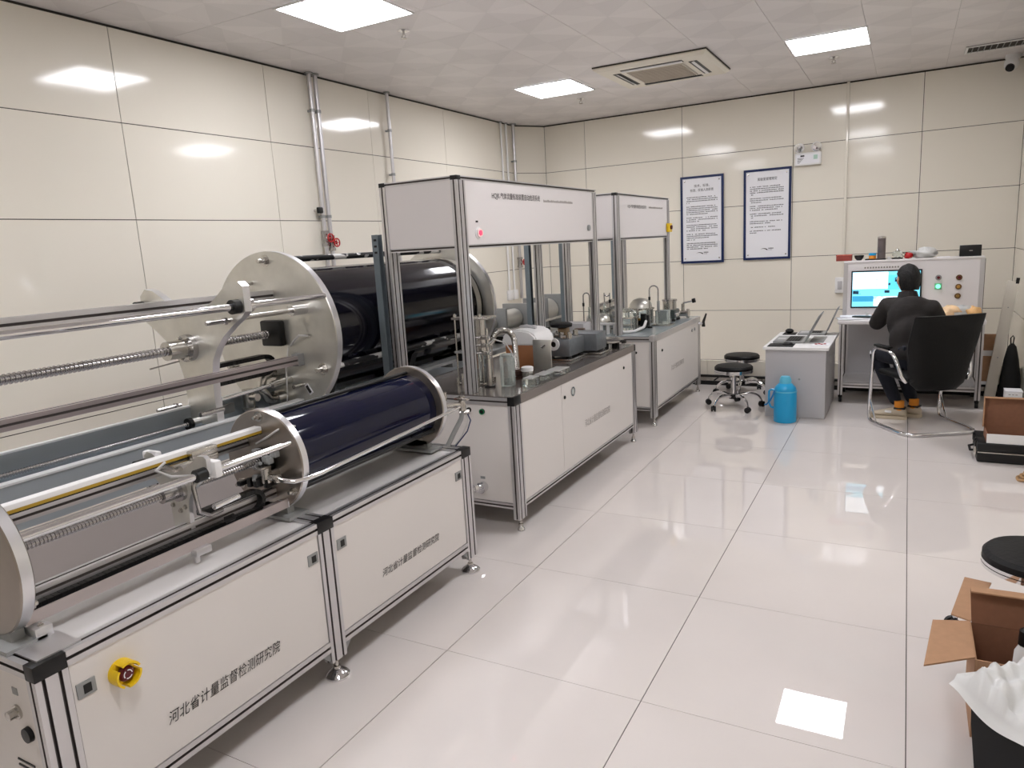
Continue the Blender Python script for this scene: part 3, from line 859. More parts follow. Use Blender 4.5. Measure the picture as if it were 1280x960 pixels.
# ---- small prover on the bench
SXC, SZC, SY0, SY1, SR = -0.515, 0.836, -0.335, 0.56, 0.193
S = thing('piston_prover', 'small gas prover on the front bench with shiny navy cylinder and three discs', 'machine', (SXC, -0.3, BZ))
disc(S, SXC, SZC, -1.285, 0.036, SR, MT['steel_disc'])
disc(S, SXC, SZC, SY0, 0.034, SR, MT['steel_disc'])
disc(S, SXC, SZC, SY1, 0.034, SR+0.004, MT['steel_disc'])
MB().lathe((SXC, SY0+0.035, SZC), (0, 1, 0), [(0.157, 0), (0.157, SY1-SY0-0.036)], 56).build('cylinder', MT['navy'], S)
for dx, dz in ((0, 0.167), (0.135, -0.102), (-0.135, -0.102)):
    MB().cyl((SXC+dx, SY0+0.03, SZC+dz), (SXC+dx, SY1, SZC+dz), 0.008, 12).build('tie_rod', MT['black'], S)
    bolt(S, (SXC+dx, SY0, SZC+dz), (0, -1, 0), 0.013, 0.013, 0.014)
    bolt(S, (SXC+dx, -1.249, SZC+dz), (0, 1, 0), 0.012, 0.012, 0.008)
# disc feet standing on the bench
for y in (-1.267, SY0+0.017, SY1+0.017):
    m = MB(); m.box(SXC-0.13, SXC+0.13, y-0.05, y+0.05, BZ+0.0005, BZ+0.012); m.box(SXC-0.09, SXC+0.09, y-0.017, y+0.017, BZ+0.012, BZ+0.05)
    m.build('disc_foot', MT['grey_metal'], S)
b = MB().rbox(-0.455, -0.385, -1.245, -1.20, BZ+0.001, BZ+0.035, 0.003).build('foot_bracket', MT['plate_rim'], S)
for x in (-0.44, -0.40): bolt(S, (x, -1.222, BZ+0.035), (0, 0, 1), 0.005, 0.006)
MB().box(-0.44, -0.285, -1.30, -1.19, BZ+0.0008, BZ+0.005).build('base_plate', MT['alu'], S)
# white scale rail with yellow line
m = MB().rbox(-0.541, -0.505, -1.248, SY0-0.001, 0.938, 0.968, 0.004).build('scale_rail', MT['white'], S)
MB().box(-0.5048, -0.5035, -1.248, SY0-0.004, 0.944, 0.953).build('yellow_line', mat('ochre_line', (170, 138, 40), 0.5), m)
MB().box(-0.5048, -0.5035, -1.248, SY0-0.004, 0.940, 0.944).build('dark_line', MT['black'], m)
MB().cyl((-0.367, -1.25, 0.916), (-0.367, SY0, 0.916), 0.0115, 16).build('guide_rod', MT['chrome'], S)
MB().cyl((-0.663, -1.25, 0.916), (-0.663, SY0, 0.916), 0.0115, 16).build('guide_rod', MT['chrome'], S)
ball_screw(S, -0.50, 0.846, -1.25, SY0-0.02, 0.0125, 0.0105)
m = MB(); m.cyl((-0.50, -0.77, 0.846), (-0.50, -0.70, 0.846), 0.024, 18); m.cyl((-0.50, -0.715, 0.846), (-0.50, -0.70, 0.846), 0.036, 18)
m.build('ball_nut', MT['screw'], S)
MB().rbox(-0.54, -0.46, SY0-0.035, SY0-0.001, 0.806, 0.886, 0.006).build('bearing_block', MT['black'], S)
MB().prof((-0.60, -1.248, 0.90), (-0.60, SY0-0.001, 0.90), 0.03, 0.03, 0.008, 0.005).build('back_rail', MT['alu'], S)
MB().cyl((-0.56, -0.62, 0.93), (-0.56, SY0, 0.93), 0.009, 10).build('dark_rod', MT['screw'], S)
sp = rim(carriage_plate(SXC, SZC, 0.42, -0.70, -0.684, S, MT['plate']))
for x in (-0.367, -0.663):
    MB().ring((x, -0.735, 0.916), (0, 1, 0), 0.0125, 0.021, 0.035, 18).build('bushing', MT['black'], sp)
MB().rbox(-0.398, -0.336, -0.684, -0.655, 0.896, 0.952, 0.008).build('white_clamp', MT['white'], sp)
MB().rbox(-0.70, -0.63, -0.684, -0.655, 0.90, 0.955, 0.008).build('white_clamp', MT['white'], sp)
m = MB(); m.cyl((-0.525, -0.86, 0.695), (-0.525, -0.70, 0.695), 0.008, 10); m.cyl((-0.525, -0.725, 0.695), (-0.525, -0.71, 0.695), 0.014, 6)
m.build('stop_screw', MT['screw'], S)
for x, z in ((-0.51, 0.775), (-0.545, 0.79), (-0.485, 0.79)): bolt(S, (x, -0.70, z), (0, -1, 0), 0.006, 0.008)
# sensor head on the scale rail and its cable loop
m = MB(); m.rbox(-0.545, -0.47, -0.73, -0.56, 0.915, 0.937, 0.004); m.rbox(-0.50, -0.47, -0.66, -0.56, 0.937, 0.965, 0.004)
m.build('sensor_head', MT['steel'], S)
MB().tube([(-0.50, -0.74, 0.95), (-0.46, -0.80, 0.945), (-0.42, -0.78, 0.925), (-0.40, -0.72, 0.91), (-0.41, -0.66, 0.905), (-0.45, -0.60, 0.915)], 0.0045, 8).build('cable_loop', MT['frosted'], S)
MB().tube([(-0.44, -0.69, 0.90), (-0.425, -0.705, 0.86), (-0.42, -0.70, 0.78), (-0.425, -0.66, 0.755), (-0.44, -0.60, 0.75)], 0.0075, 8).build('curved_conduit', MT['screw'], S)
MB().cyl((-0.40, -0.66, 0.785), (-0.40, -0.56, 0.79), 0.010, 12).build('proximity_sensor', MT['chrome'], S)
chain(S, [(-0.452, -0.68, 0.765), (-0.452, -0.46, 0.765)]+[(-0.452, -0.46+0.038*math.sin(PI*i/8), 0.729+0.036*math.cos(PI*i/8)) for i in range(1, 9)]+[(-0.452, -0.52, 0.697), (-0.452, -1.23, 0.697)], 0.026, 0.016)
MB().prof((-0.487, -1.248, 0.717), (-0.487, SY0, 0.717), 0.034, 0.034, 0.008, 0.004).build('support_rail', MT['alu'], S)
m = MB(); m.box(-0.468, -0.418, -1.248, SY0, 0.684, 0.687); m.box(-0.420, -0.414, -1.248, SY0, 0.668, 0.700)
m.build('chain_tray', mat('pinkish_alu', (196, 186, 184), 0.35, metal=0.6), S)
for y in (-0.72, ):
    m = MB(); m.rbox(-0.425, -0.395, y-0.03, y+0.03, 0.648, 0.672, 0.004); m.cyl((-0.41, y-0.02, 0.628), (-0.41, y-0.02, 0.65), 0.01, 10)
    m.build('tray_bracket', MT['alu'], S)
MB().cyl((-0.43, -0.60, 0.715), (-0.405, -0.585, 0.725), 0.012, 10).build('black_knob', MT['black'], S)
# valve cluster on the disc and the front tube
m = MB()
m.cyl((-0.455, SY0, 0.800), (-0.455, SY0-0.06, 0.800), 0.016, 14); m.cyl((-0.455, SY0-0.05, 0.775), (-0.455, SY0-0.05, 0.83), 0.018, 14)
m.cyl((-0.455, SY0-0.05, 0.795), (-0.39, SY0-0.05, 0.795), 0.012, 12); m.cyl((-0.41, SY0-0.05, 0.795), (-0.395, SY0-0.05, 0.795), 0.017, 6)
m.rbox(-0.475, -0.435, SY0-0.085, SY0-0.04, 0.83, 0.838, 0.003)
m.build('ball_valve', MT['steel'], S)
m = MB()
for i in range(9):
    rr = random.Random(i)
    x, z, y = -0.56+rr.random()*0.12, 0.76+rr.random()*0.11, SY0-0.02-rr.random()*0.05
    if i % 2: m.cyl((x, y, z), (x+0.03, y-0.01, z+0.01), 0.007, 8)
    else: m.rbox(x, x+0.028, y-0.012, y+0.012, z, z+0.022, 0.003)
m.build('fittings', MT['grey_metal'], S)
m = MB()
for i in range(5):
    rr = random.Random(30+i)
    m.rbox(-0.60+i*0.035, -0.58+i*0.035, SY0-0.05-rr.random()*0.03, SY0-0.01, 0.74+rr.random()*0.03, 0.765+rr.random()*0.03, 0.003)
m.build('terminal_blocks', MT['black'], S)
path = [(-0.395, SY0-0.05, 0.795), (-0.365, SY0-0.052, 0.79), (-0.335, SY0-0.035, 0.785), (-0.317, SY0+0.01, 0.785), (-0.314, SY0+0.08, 0.785)]
path += [(-0.314, SY0+0.08+(0.70-SY0-0.08)*i/20, 0.785+0.035*i/20) for i in range(1, 21)]
MB().tube(path, 0.0085, 12).build('front_tube', MT['chrome'], S)
lp = MB().box(-0.462, -0.412, SY0-0.003, SY0, 0.668, 0.69).build('label_plate', MT['paper'], S)
m = MB()
for k in range(5): m.box(-0.458+k*0.009, -0.452+k*0.009, SY0-0.0038, SY0-0.003, 0.673, 0.685)
m.build('label_print', MT['ink'], lp)
MB().tube([(-0.54, SY0-0.005, 0.90), (-0.47, SY0-0.02, 0.93), (-0.43, SY0-0.01, 0.955), (-0.405, SY0+0.02, 0.975), (-0.40, SY0+0.06, 0.96)], 0.004, 8).build('clear_hose', MT['frosted'], S)
# fittings cluster at the far end and hanging hoses
m = MB()
m.cyl((-0.40, 0.61, 0.83), (-0.30, 0.72, 0.83), 0.013, 12); m.cyl((-0.31, 0.71, 0.80), (-0.31, 0.71, 0.87), 0.017, 12); m.cyl((-0.325, 0.70, 0.79), (-0.285, 0.73, 0.79), 0.013, 6)
m.rbox(-0.345, -0.27, 0.69, 0.72, 0.85, 0.862, 0.003); m.cyl((-0.36, 0.64, 0.86), (-0.36, 0.64, 0.90), 0.01, 10)
m.build('end_valve', MT['steel'], S)
MB().rbox(-0.42, -0.375, 0.61, 0.67, 0.865, 0.88, 0.004).build('valve_lever', MT['red'], S)
MB().tube([(-0.31, 0.71, 0.80), (-0.315, 0.70, 0.76), (-0.335, 0.66, 0.70), (-0.36, 0.63, 0.635)], 0.012, 10).build('grey_hose', MT['grey_metal'], S)
MB().tube([(-0.30, 0.72, 0.80), (-0.275, 0.72, 0.75), (-0.285, 0.70, 0.70), (-0.33, 0.655, 0.632)], 0.003, 6).build('blue_wire', MT['frame_blue'], S)
MB().tube([(-0.31, 0.73, 0.80), (-0.295, 0.73, 0.74), (-0.31, 0.69, 0.68), (-0.34, 0.66, 0.632)], 0.003, 6).build('grey_wire', MT['frosted'], S)

# ================================================================ MIDDLE BENCH AND ITS HOOD
def bench(name, label, x0, x1, y0, y1, zt, counter, edge, seam, cap=True):
    t = thing(name, label, 'bench', ((x0+x1)/2, (y0+y1)/2, 0))
    zb = zt-0.05
    for y in (y0+0.04, y1-0.04):
        for x in (x1-0.02, x0+0.02):
            MB().prof((x, y, 0.075), (x, y, zb), 0.04, 0.08).build('post', MT['alu'], t)
            foot(t, x, y, 0.076, 0.022)
    for y in (y0+0.02, y1-0.02):
        MB().prof((x0+0.002, y, zb+0.022), (x1-0.042, y, zb+0.022), 0.04, 0.044).build('end_rail', MT['alu'], t)
        MB().prof((x0+0.041, y, 0.15), (x1-0.041, y, 0.15), 0.04, 0.03).build('bottom_rail', MT['alu'], t)
    for x in (x1-0.02, x0+0.02):
        MB().prof((x, y0+0.081, 0.15), (x, y1-0.081, 0.15), 0.04, 0.03).build('bottom_rail', MT['alu'], t)
    MB().box(x0+0.003, x1-0.012, y0+0.004, y1-0.004, zt-0.006, zt).build('counter_top', counter, t)
    MB().box(x1-0.012, x1, y0+0.081, y1-0.031, zb+0.0005, zt-0.002).build('counter_edge', edge, t)
    if cap:
        MB().rbox(x1-0.041, x1+0.001, y0-0.001, y0+0.080, zb, zt-0.0005, 0.002).build('corner_cap', MT['black'], t)
    MB().rbox(x1-0.041, x1+0.001, y1-0.03, y1, zb, zt-0.001, 0.002).build('corner_cap', MT['black'] if cap else MT['alu'], t)
    doors = []
    ys = [y0+0.082, seam, y1-0.082] if seam else [y0+0.082, y1-0.082]
    for a, b in zip(ys[:-1], ys[1:]):
        doors.append(MB().box(x1-0.012, x1-0.003, a+0.0015, b-0.0015, 0.167, zb-0.001).build('front_panel', MT['panel'], t))
    e = MB().box(x0+0.042, x1-0.042, y0+0.008, y0+0.016, 0.167, zb-0.001).build('end_panel', MT['panel'], t)
    MB().box(x0+0.042, x1-0.042, y1-0.016, y1-0.008, 0.167, zb-0.001).build('end_panel', MT['panel'], t)
    MB().box(x0+0.004, x0+0.012, y0+0.082, y1-0.082, 0.167, zb-0.001).build('rear_panel', MT['panel'], t)
    return t, e, doors

def lock(par, p, axis):
    m = MB(); m.lathe(p, axis, [(0.011, 0), (0.011, 0.005), (0.006, 0.008), (0.001, 0.0085)], 14)
    return m.build('lock', MT['black'], par)

B, be, bd = bench('test_bench', 'middle white panelled bench with dark polished top under the large hood frame', -1.10, -0.27, 1.15, 3.13, 0.77, MT['counter'], MT['counter_edge'], 1.76)
lock(bd[1], (-0.272, 1.80, 0.633), (1, 0, 0)); lock(bd[1], (-0.272, 2.86, 0.632), (1, 0, 0))
MB().ring((-0.2725, 1.925, 0.645), (1, 0, 0), 0.022, 0.030, 0.005, 24).build('port_ring', MT['steel'], bd[1])
MB().cyl((-0.2735, 1.925, 0.645), (-0.2715, 1.925, 0.645), 0.022, 20).build('port_cover', MT['glass'], bd[1])
lettering(TXT, 'lettering', B, MT['faint_ink'], (-0.2735, 2.10, 0.37), (0, 1, 0), (0, 0, 1), 0.46, 0.054, 0.12)
b_ = MB().lathe((-0.475, 1.158, 0.68), (0, -1, 0), [(0.016, 0), (0.016, 0.008), (0.011, 0.009), (0.001, 0.010)], 18).build('green_switch', MT['black'], be)
MB().ring((-0.475, 1.1485, 0.68), (0, -1, 0), 0.012, 0.016, 0.002, 20).build('green_ring', mat('green_ring', (20, 130, 80), 0.4), b_)
b_ = MB().lathe((-0.56, 1.158, 0.685), (0, -1, 0), [(0.014, 0), (0.014, 0.010), (0.001, 0.011)], 16).build('key_switch', MT['black'], be)
MB().box(-0.563, -0.557, 1.136, 1.149, 0.66, 0.69).build('key', MT['steel'], b_)
m = MB(); m.cyl((-0.50, 1.158, 0.245), (-0.50, 1.12, 0.245), 0.032, 18); m.tube([(-0.50, 1.13, 0.25), (-0.51, 1.09, 0.255), (-0.55, 1.07, 0.23), (-0.62, 1.06, 0.215)], 0.016, 12); m.cyl((-0.505, 1.10, 0.255), (-0.515, 1.085, 0.253), 0.024, 8)
m.build('pipe_outlet', MT['chrome'], be)
MB().box(-0.515, -0.485, 1.1565, 1.158, 0.29, 0.305).build('label', MT['grey_metal'], be)

def hood(label, x0, x1, y0, y1, z0, zp, z1, marks):
    t = thing('hood_frame', label, 'hood', ((x0+x1)/2, (y0+y1)/2, z0))
    for y in (y0+0.04, y1-0.04):
        for x in (x1-0.02, x0+0.02):
            MB().prof((x, y, z0+0.0005), (x, y, z1-0.022), 0.04, 0.08).build('post', MT['alu'], t)
            MB().rbox(x-0.0205, x+0.0205, y-0.0405, y-0.0405+0.04, z1-0.022, z1+0.001, 0.001).build('corner_cap', MT['black'], t) if y < (y0+y1)/2 else None
    for x in (x1-0.02, x0+0.02):
        MB().prof((x, y0+0.041, z1-0.011), (x, y1, z1-0.011), 0.04, 0.022).build('top_rail', MT['alu'], t)
        MB().prof((x, y0+0.081, zp-0.011), (x, y1-0.081, zp-0.011), 0.04, 0.022).build('lower_rail', MT['alu'], t)
    for y in (y0+0.02, y1-0.02):
        MB().prof((x0+0.041, y, z1-0.011), (x1-0.041, y, z1-0.011), 0.04, 0.022).build('top_rail', MT['alu'], t)
        MB().prof((x0+0.041, y, zp-0.011), (x1-0.041, y, zp-0.011), 0.04, 0.022).build('lower_rail', MT['alu'], t)
    f = MB().box(x1-0.012, x1-0.002, y0+0.081, y1-0.081, zp+0.0005, z1-0.0225).build('front_panel', MT['panel_white'], t)
    MB().box(x0+0.002, x0+0.012, y0+0.081, y1-0.081, zp+0.0005, z1-0.0225).build('rear_panel', MT['panel_white'], t)
    for a in (y0+0.004, y1-0.014):
        MB().box(x0+0.041, x1-0.041, a, a+0.01, zp+0.0005, z1-0.0225).build('end_panel', MT['panel_white'], t)
    MB().box(x0+0.041, x1-0.041, y0+0.041, y1-0.041, z1-0.016, z1-0.010).build('top_panel', MT['panel_white'], t)
    return t, f
HB, hf = hood('large white hood frame on aluminium posts standing on the middle bench, red lamp at left', -1.06, -0.545, 1.165, 3.11, 0.77, 1.585, 1.945, 0)
t1 = 'HQJK-气体流量标准装置自动检测系统'
lettering(t1, 'lettering', hf, MT['ink'], (-0.546, 1.525, 1.838), (0, 1, 0), (0, 0, 1), 0.62, 0.040, 0.0, 0.0)
m = MB(); rr = random.Random(5); y = 2.20
while y < 2.66:
    w = rr.uniform(0.006, 0.012); m.box(-0.5468, -0.546, y, y+w, 1.832, 1.832+rr.choice((0.012, 0.016))); y += w+0.004
m.build('small_print', MT['faint_ink'], hf, smooth=False)['kind'] = 'stuff'
b_ = MB().lathe((-0.547, 1.355, 1.645), (1, 0, 0), [(0.034, 0), (0.034, 0.003), (0.024, 0.006), (0.024, 0.014)], 24).build('alarm_lamp', MT['white'], hf)
MB().lathe((-0.547, 1.355, 1.645), (1, 0, 0), [(0.015, 0.0145), (0.014, 0.020), (0.001, 0.023)], 24).build('lamp_lens', mat('lit_red_lens', (255, 40, 60), 0.3, emit=3.0), b_)
MB().box(-0.5472, -0.5462, 1.335, 1.36, 1.702, 1.712).build('lamp_label', MT['ink'], hf)
MB().lathe((-0.547, 2.94, 1.665), (1, 0, 0), [(0.022, 0), (0.022, 0.012), (0.001, 0.014)], 18).build('selector_switch', MT['grey_metal'], hf)

# slotted steel struts behind the hoods
def strut(x, y, z1, label):
    t = thing('slotted_strut', label, 'strut', (x, y, 0), 'slotted steel struts behind the benches')
    m = MB()
    w = 0.021
    m.prism([(x-w, y-w, 0.004), (x+w, y-w, 0.004), (x+w, y-w+0.004, 0.004), (x-w+0.004, y-w+0.004, 0.004), (x-w+0.004, y+w-0.004, 0.004), (x+w, y+w-0.004, 0.004), (x+w, y+w, 0.004), (x-w, y+w, 0.004)], (0, 0, z1-0.004))
    m.build('channel', MT['strut'], t)
    for k in range(3):
        z = z1-0.03-0.035*k
        MB().rbox(x-0.008, x+0.012, y-w-0.0012, y-w+0.0005, z-0.006, z+0.006, 0.0005).build('slot', MT['black'], t)
    MB().box(x-0.022, x+0.022, y-0.05, y+0.05, 0, 0.004).build('base_plate', MT['strut'], t)
strut(-1.1255, 1.19, 1.67, 'blue grey slotted steel strut behind the near left post of the large hood')
strut(-1.1255, 3.06, 1.90, 'blue grey slotted steel strut behind the far left post of the large hood')
strut(-1.1255, 3.72, 1.90, 'blue grey slotted steel strut behind the near left post of the small hood')
strut(-1.1255, 5.00, 1.90, 'blue grey slotted steel strut behind the far left post of the small hood')

# ---- things on the middle bench
ZB = 0.7705
# tall meter column with clamped plates at the near end
t = thing('meter_column', 'tall stainless meter column of paired cylinders under a clamp plate at the near bench end', 'meter', (-0.72, 1.45, ZB))
MB().rbox(-0.80, -0.60, 1.40, 1.52, ZB, ZB+0.012, 0.003).build('base', MT['steel'], t)
for x in (-0.735, -0.645):
    MB().cyl((x, 1.46, ZB+0.20), (x, 1.46, ZB+0.385), 0.040, 24).build('cylinder', MT['steel'], t)
    MB().cyl((x, 1.46, ZB+0.012), (x, 1.46, ZB+0.185), 0.032, 24).build('glass_tube', MT['glass'], t)
MB().rbox(-0.80, -0.60, 1.41, 1.51, ZB+0.186, ZB+0.198, 0.003).build('middle_plate', MT['grey_metal'], t)
MB().rbox(-0.80, -0.56, 1.40, 1.52, ZB+0.386, ZB+0.400, 0.003).build('clamp_plate', MT['steel'], t)
for x in (-0.79, -0.705, -0.615):
    MB().cyl((x, 1.425, ZB+0.012), (x, 1.425, ZB+0.42), 0.006, 10).build('tie_rod', MT['steel'], t)
    MB().cyl((x, 1.425, ZB+0.402), (x, 1.425, ZB+0.415), 0.012, 6).build('nut', MT['steel'], t)
for k in range(5):
    MB().cyl((-0.76+0.035*k, 1.37, ZB), (-0.76+0.035*k, 1.37, ZB+0.05+0.025*(k % 2)), 0.010, 10).build('fitting', MT['steel'], t)
# tall steel standpipe
t = thing('standpipe', 'tall slim steel standpipe with small valves beside the glass jar', 'pipe', (-0.548, 1.38, ZB))
MB().cyl((-0.548, 1.38, ZB), (-0.548, 1.38, ZB+0.165), 0.019, 18).build('sleeve', MT['steel'], t)
MB().cyl((-0.548, 1.38, ZB+0.165), (-0.548, 1.38, ZB+0.34), 0.009, 14).build('tube', MT['steel'], t)
MB().cyl((-0.548, 1.38, ZB), (-0.548, 1.38, ZB+0.008), 0.032, 18).build('flange', MT['black'], t)
for z in (0.20, 0.245, 0.29):
    m = MB(); m.rbox(-0.578, -0.538, 1.355, 1.385, ZB+z-0.012, ZB+z+0.012, 0.003); m.cyl((-0.578, 1.37, ZB+z), (-0.61, 1.36, ZB+z), 0.007, 8)
    m.build('valve', MT['steel'], t)
MB().tube([(-0.548, 1.38, ZB+0.25), (-0.505, 1.39, ZB+0.275), (-0.455, 1.42, ZB+0.255), (-0.435, 1.45, ZB+0.20), (-0.432, 1.46, ZB+0.16)], 0.0045, 8).build('white_hose', MT['frosted'], t)
# green glass jar
t = thing('glass_jar', 'square greenish clear jar standing at the near front of the dark bench top', 'jar', (-0.44, 1.46, ZB))
m = MB(); m.rbox(-0.49, -0.42, 1.40, 1.465, ZB, ZB+0.175, 0.008); m.build('body', MT['acrylic'], t)
MB().rbox(-0.488, -0.422, 1.402, 1.463, ZB+0.176, ZB+0.188, 0.004).build('lid', MT['acrylic'], t)
# ribbed steel hose
t = thing('corrugated_hose', 'arched ribbed steel hose rising from a dark flange in front of the brown box', 'hose', (-0.50, 1.72, ZB))
path = [(-0.654, 1.575, ZB+0.02), (-0.654, 1.575, ZB+0.15), (-0.652, 1.58, ZB+0.22)]
for i in range(9):
    a = PI*(1-i/8)
    path.append((-0.584+0.065*math.cos(a), 1.615+0.035*(i/8), ZB+0.235+0.065*math.sin(a)))
path += [(-0.517, 1.655, ZB+0.16), (-0.514, 1.655, ZB+0.05)]
fine = []
for a, b in zip(path[:-1], path[1:]):
    a, b = Vector(a), Vector(b); n = max(1, int((b-a).length/0.004))
    fine += [a.lerp(b, i/n) for i in range(n)]
MB().tube(fine, 0.017, 12, radii=[0.0165+0.0018*(i % 2) for i in range(len(fine))]).build('hose', MT['steel'], t)
m = MB(); m.cyl((-0.514, 1.655, ZB), (-0.514, 1.655, ZB+0.02), 0.055, 22); m.cyl((-0.514, 1.655, ZB+0.02), (-0.514, 1.655, ZB+0.05), 0.04, 22)
m.build('flange', mat('dark_bronze', (84, 62, 56), 0.3, metal=0.8), t)
MB().cyl((-0.654, 1.575, ZB), (-0.654, 1.575, ZB+0.02), 0.03, 18).build('flange', MT['steel'], t)
# brown box with white cover and a steel plate
t = thing('covered_meter', 'brown box meter under a rounded white cover with a steel plate on its front', 'meter', (-0.66, 2.10, ZB))
MB().rbox(-0.77, -0.55, 1.98, 2.20, ZB, ZB+0.155, 0.006).build('box', MT['copper'], t)
P = [(-0.68, 0.15), (-0.68, 0.20), (-0.65, 0.235), (-0.60, 0.255), (-0.54, 0.258), (-0.47, 0.245), (-0.43, 0.215), (-0.415, 0.15)]
m = MB(); m.prism([(x-0.11, 1.97, ZB+z) for x, z in P], (0, 0.26, 0)); bmesh.ops.bevel(m.bm, geom=m.bm.edges[:], offset=0.012, segments=2, affect='EDGES')
cv = m.build('cover', MT['white'], t, sharp=50)
MB().tube([(-0.71, 2.09, ZB+0.262), (-0.66, 2.09, ZB+0.268), (-0.59, 2.09, ZB+0.255)], 0.010, 10).build('handle', MT['grey_paint'], cv)
pl = MB().rbox(-0.555, -0.425, 1.955, 1.967, ZB, ZB+0.195, 0.004).build('steel_plate', MT['plate'], t)
m = MB(); m.cyl((-0.475, 1.955, ZB+0.15), (-0.475, 1.93, ZB+0.15), 0.010, 12); m.cyl((-0.475, 1.935, ZB+0.15), (-0.45, 1.93, ZB+0.165), 0.006, 8)
m.build('plate_knob', MT['chrome'], pl)
# small lidded cup and flat clear box with black latch
t = thing('round_cup', 'small round steel cup with a white lid beside the dark flange', 'cup', (-0.438, 1.643, ZB))
MB().lathe((-0.438, 1.643, ZB), (0, 0, 1), [(0.035, 0), (0.037, 0.05), (0.035, 0.052)], 22).build('cup', MT['steel'], t)
MB().lathe((-0.438, 1.643, ZB+0.052), (0, 0, 1), [(0.037, 0), (0.037, 0.022), (0.03, 0.026), (0.001, 0.026)], 22).build('lid', MT['white'], t)
for i, (x, y, w, d, h, lb) in enumerate(((-0.325, 1.47, 0.07, 0.10, 0.045, 'clear plastic block at the near front corner of the dark bench top'),
                                          (-0.345, 1.68, 0.08, 0.14, 0.030, 'flat clear plastic box with black latch on the dark bench top'),
                                          (-0.335, 1.855, 0.10, 0.16, 0.026, 'flat clear plastic tray in front of the steel plate'))):
    t = thing('clear_box', lb, 'box', (x, y, ZB), 'clear plastic boxes on the middle bench')
    MB().rbox(x-w/2, x+w/2, y-d/2, y+d/2, ZB, ZB+h, 0.004).build('box', MT['glass'], t)
    MB().rbox(x-w/2+0.004, x+w/2-0.004, y-d/2+0.004, y+d/2-0.004, ZB+h+0.0005, ZB+h+0.006, 0.002).build('lid', MT['frosted'], t)
    MB().rbox(x-w/2-0.012, x-w/2-0.001, y-0.02, y+0.03, ZB, ZB+h*0.8, 0.003).build('latch', MT['black'], t)
# motorised valve: grey housing with round white dial
t = thing('motor_valve', 'grey boxy motor valve with a round white flange and brassy top on the dark bench', 'valve', (-0.55, 2.45, ZB))
VG = mat('valve_grey', (116, 120, 124), 0.4, metal=0.4, noise=0.08, nscale=30)
MB().rbox(-0.62, -0.45, 2.30, 2.56, ZB+0.03, ZB+0.145, 0.006).build('housing', VG, t)
MB().rbox(-0.60, -0.36, 2.57, 2.76, ZB+0.03, ZB+0.155, 0.006).build('rear_housing', VG, t)
MB().rbox(-0.635, -0.435, 2.28, 2.58, ZB, ZB+0.014, 0.003).build('base_plate', MT['steel'], t)
MB().rbox(-0.58, -0.34, 2.60, 2.78, ZB, ZB+0.014, 0.003).build('base_plate', MT['steel'], t)
for x, y in ((-0.60, 2.33), (-0.47, 2.33), (-0.47, 2.53), (-0.40, 2.72), (-0.55, 2.72)): MB().cyl((x, y, ZB+0.014), (x, y, ZB+0.030), 0.02, 14).build('foot', MT['black'], t)
MB().ring((-0.565, 2.299, ZB+0.115), (0, -1, 0), 0.020, 0.043, 0.014, 28).build('dial_flange', MT['white'], t)
MB().cyl((-0.565, 2.299, ZB+0.115), (-0.565, 2.292, ZB+0.115), 0.020, 20).build('dial_bore', MT['black'], t)
MB().cyl((-0.60, 2.299, ZB+0.06), (-0.60, 2.285, ZB+0.06), 0.014, 14).build('plug', MT['black'], t)
m = MB()
for i in range(14):
    rr = random.Random(60+i)
    x, y = -0.605+rr.random()*0.14, 2.32+rr.random()*0.22
    if i % 3: m.cyl((x, y, ZB+0.145), (x, y, ZB+0.165+rr.random()*0.03), 0.009+rr.random()*0.012, 8)
    else: m.rbox(x-0.02, x+0.02, y-0.012, y+0.012, ZB+0.145, ZB+0.17+rr.random()*0.02, 0.003)
m.build('top_fittings', MT['steel'], t)
MB().rbox(-0.575, -0.51, 2.39, 2.45, ZB+0.146, ZB+0.215, 0.004).build('brass_block', mat('dull_brass', (150, 128, 100), 0.4, metal=0.6), t)
MB().lathe((-0.56, 2.42, ZB+0.216), (0, 0, 1), [(0.03, 0), (0.075, 0.006), (0.078, 0.026), (0.06, 0.034), (0.001, 0.035)], 26).build('black_cap', MT['rubber'], t)
# flat dark instrument at the far end, with white block behind
t = thing('flat_instrument', 'flat dark round instrument with steel feet at the far end of the middle bench', 'instrument', (-0.42, 2.85, ZB))
MB().lathe((-0.42, 2.925, ZB+0.04), (0, 0, 1), [(0.10, 0), (0.125, 0.008), (0.125, 0.022), (0.09, 0.032), (0.001, 0.033)], 30).build('disc', MT['screw'], t)
for a in range(5): MB().cyl((-0.42+0.08*math.cos(a*1.256), 2.925+0.08*math.sin(a*1.256), ZB), (-0.42+0.08*math.cos(a*1.256), 2.925+0.08*math.sin(a*1.256), ZB+0.041), 0.016, 12).build('foot', MT['rubber'], t)
MB().rbox(-0.30, -0.272, 2.90, 2.94, ZB+0.035, ZB+0.06, 0.004).build('connector', MT['black'], t)
t = thing('valve_block', 'pale block with stacked brown fittings behind the flat dark instrument', 'valve', (-0.58, 2.95, ZB))
MB().rbox(-0.76, -0.58, 2.86, 3.02, ZB, ZB+0.19, 0.008).build('housing', MT['grey_paint'], t)
m = MB()
for i in range(8):
    rr = random.Random(90+i)
    m.rbox(-0.64+rr.random()*0.03, -0.59+rr.random()*0.03, 2.80+rr.random()*0.02, 2.86, ZB+0.02*i, ZB+0.02*i+0.018, 0.003)
m.build('fittings', mat('brown_fittings', (120, 100, 88), 0.4, metal=0.5), t)

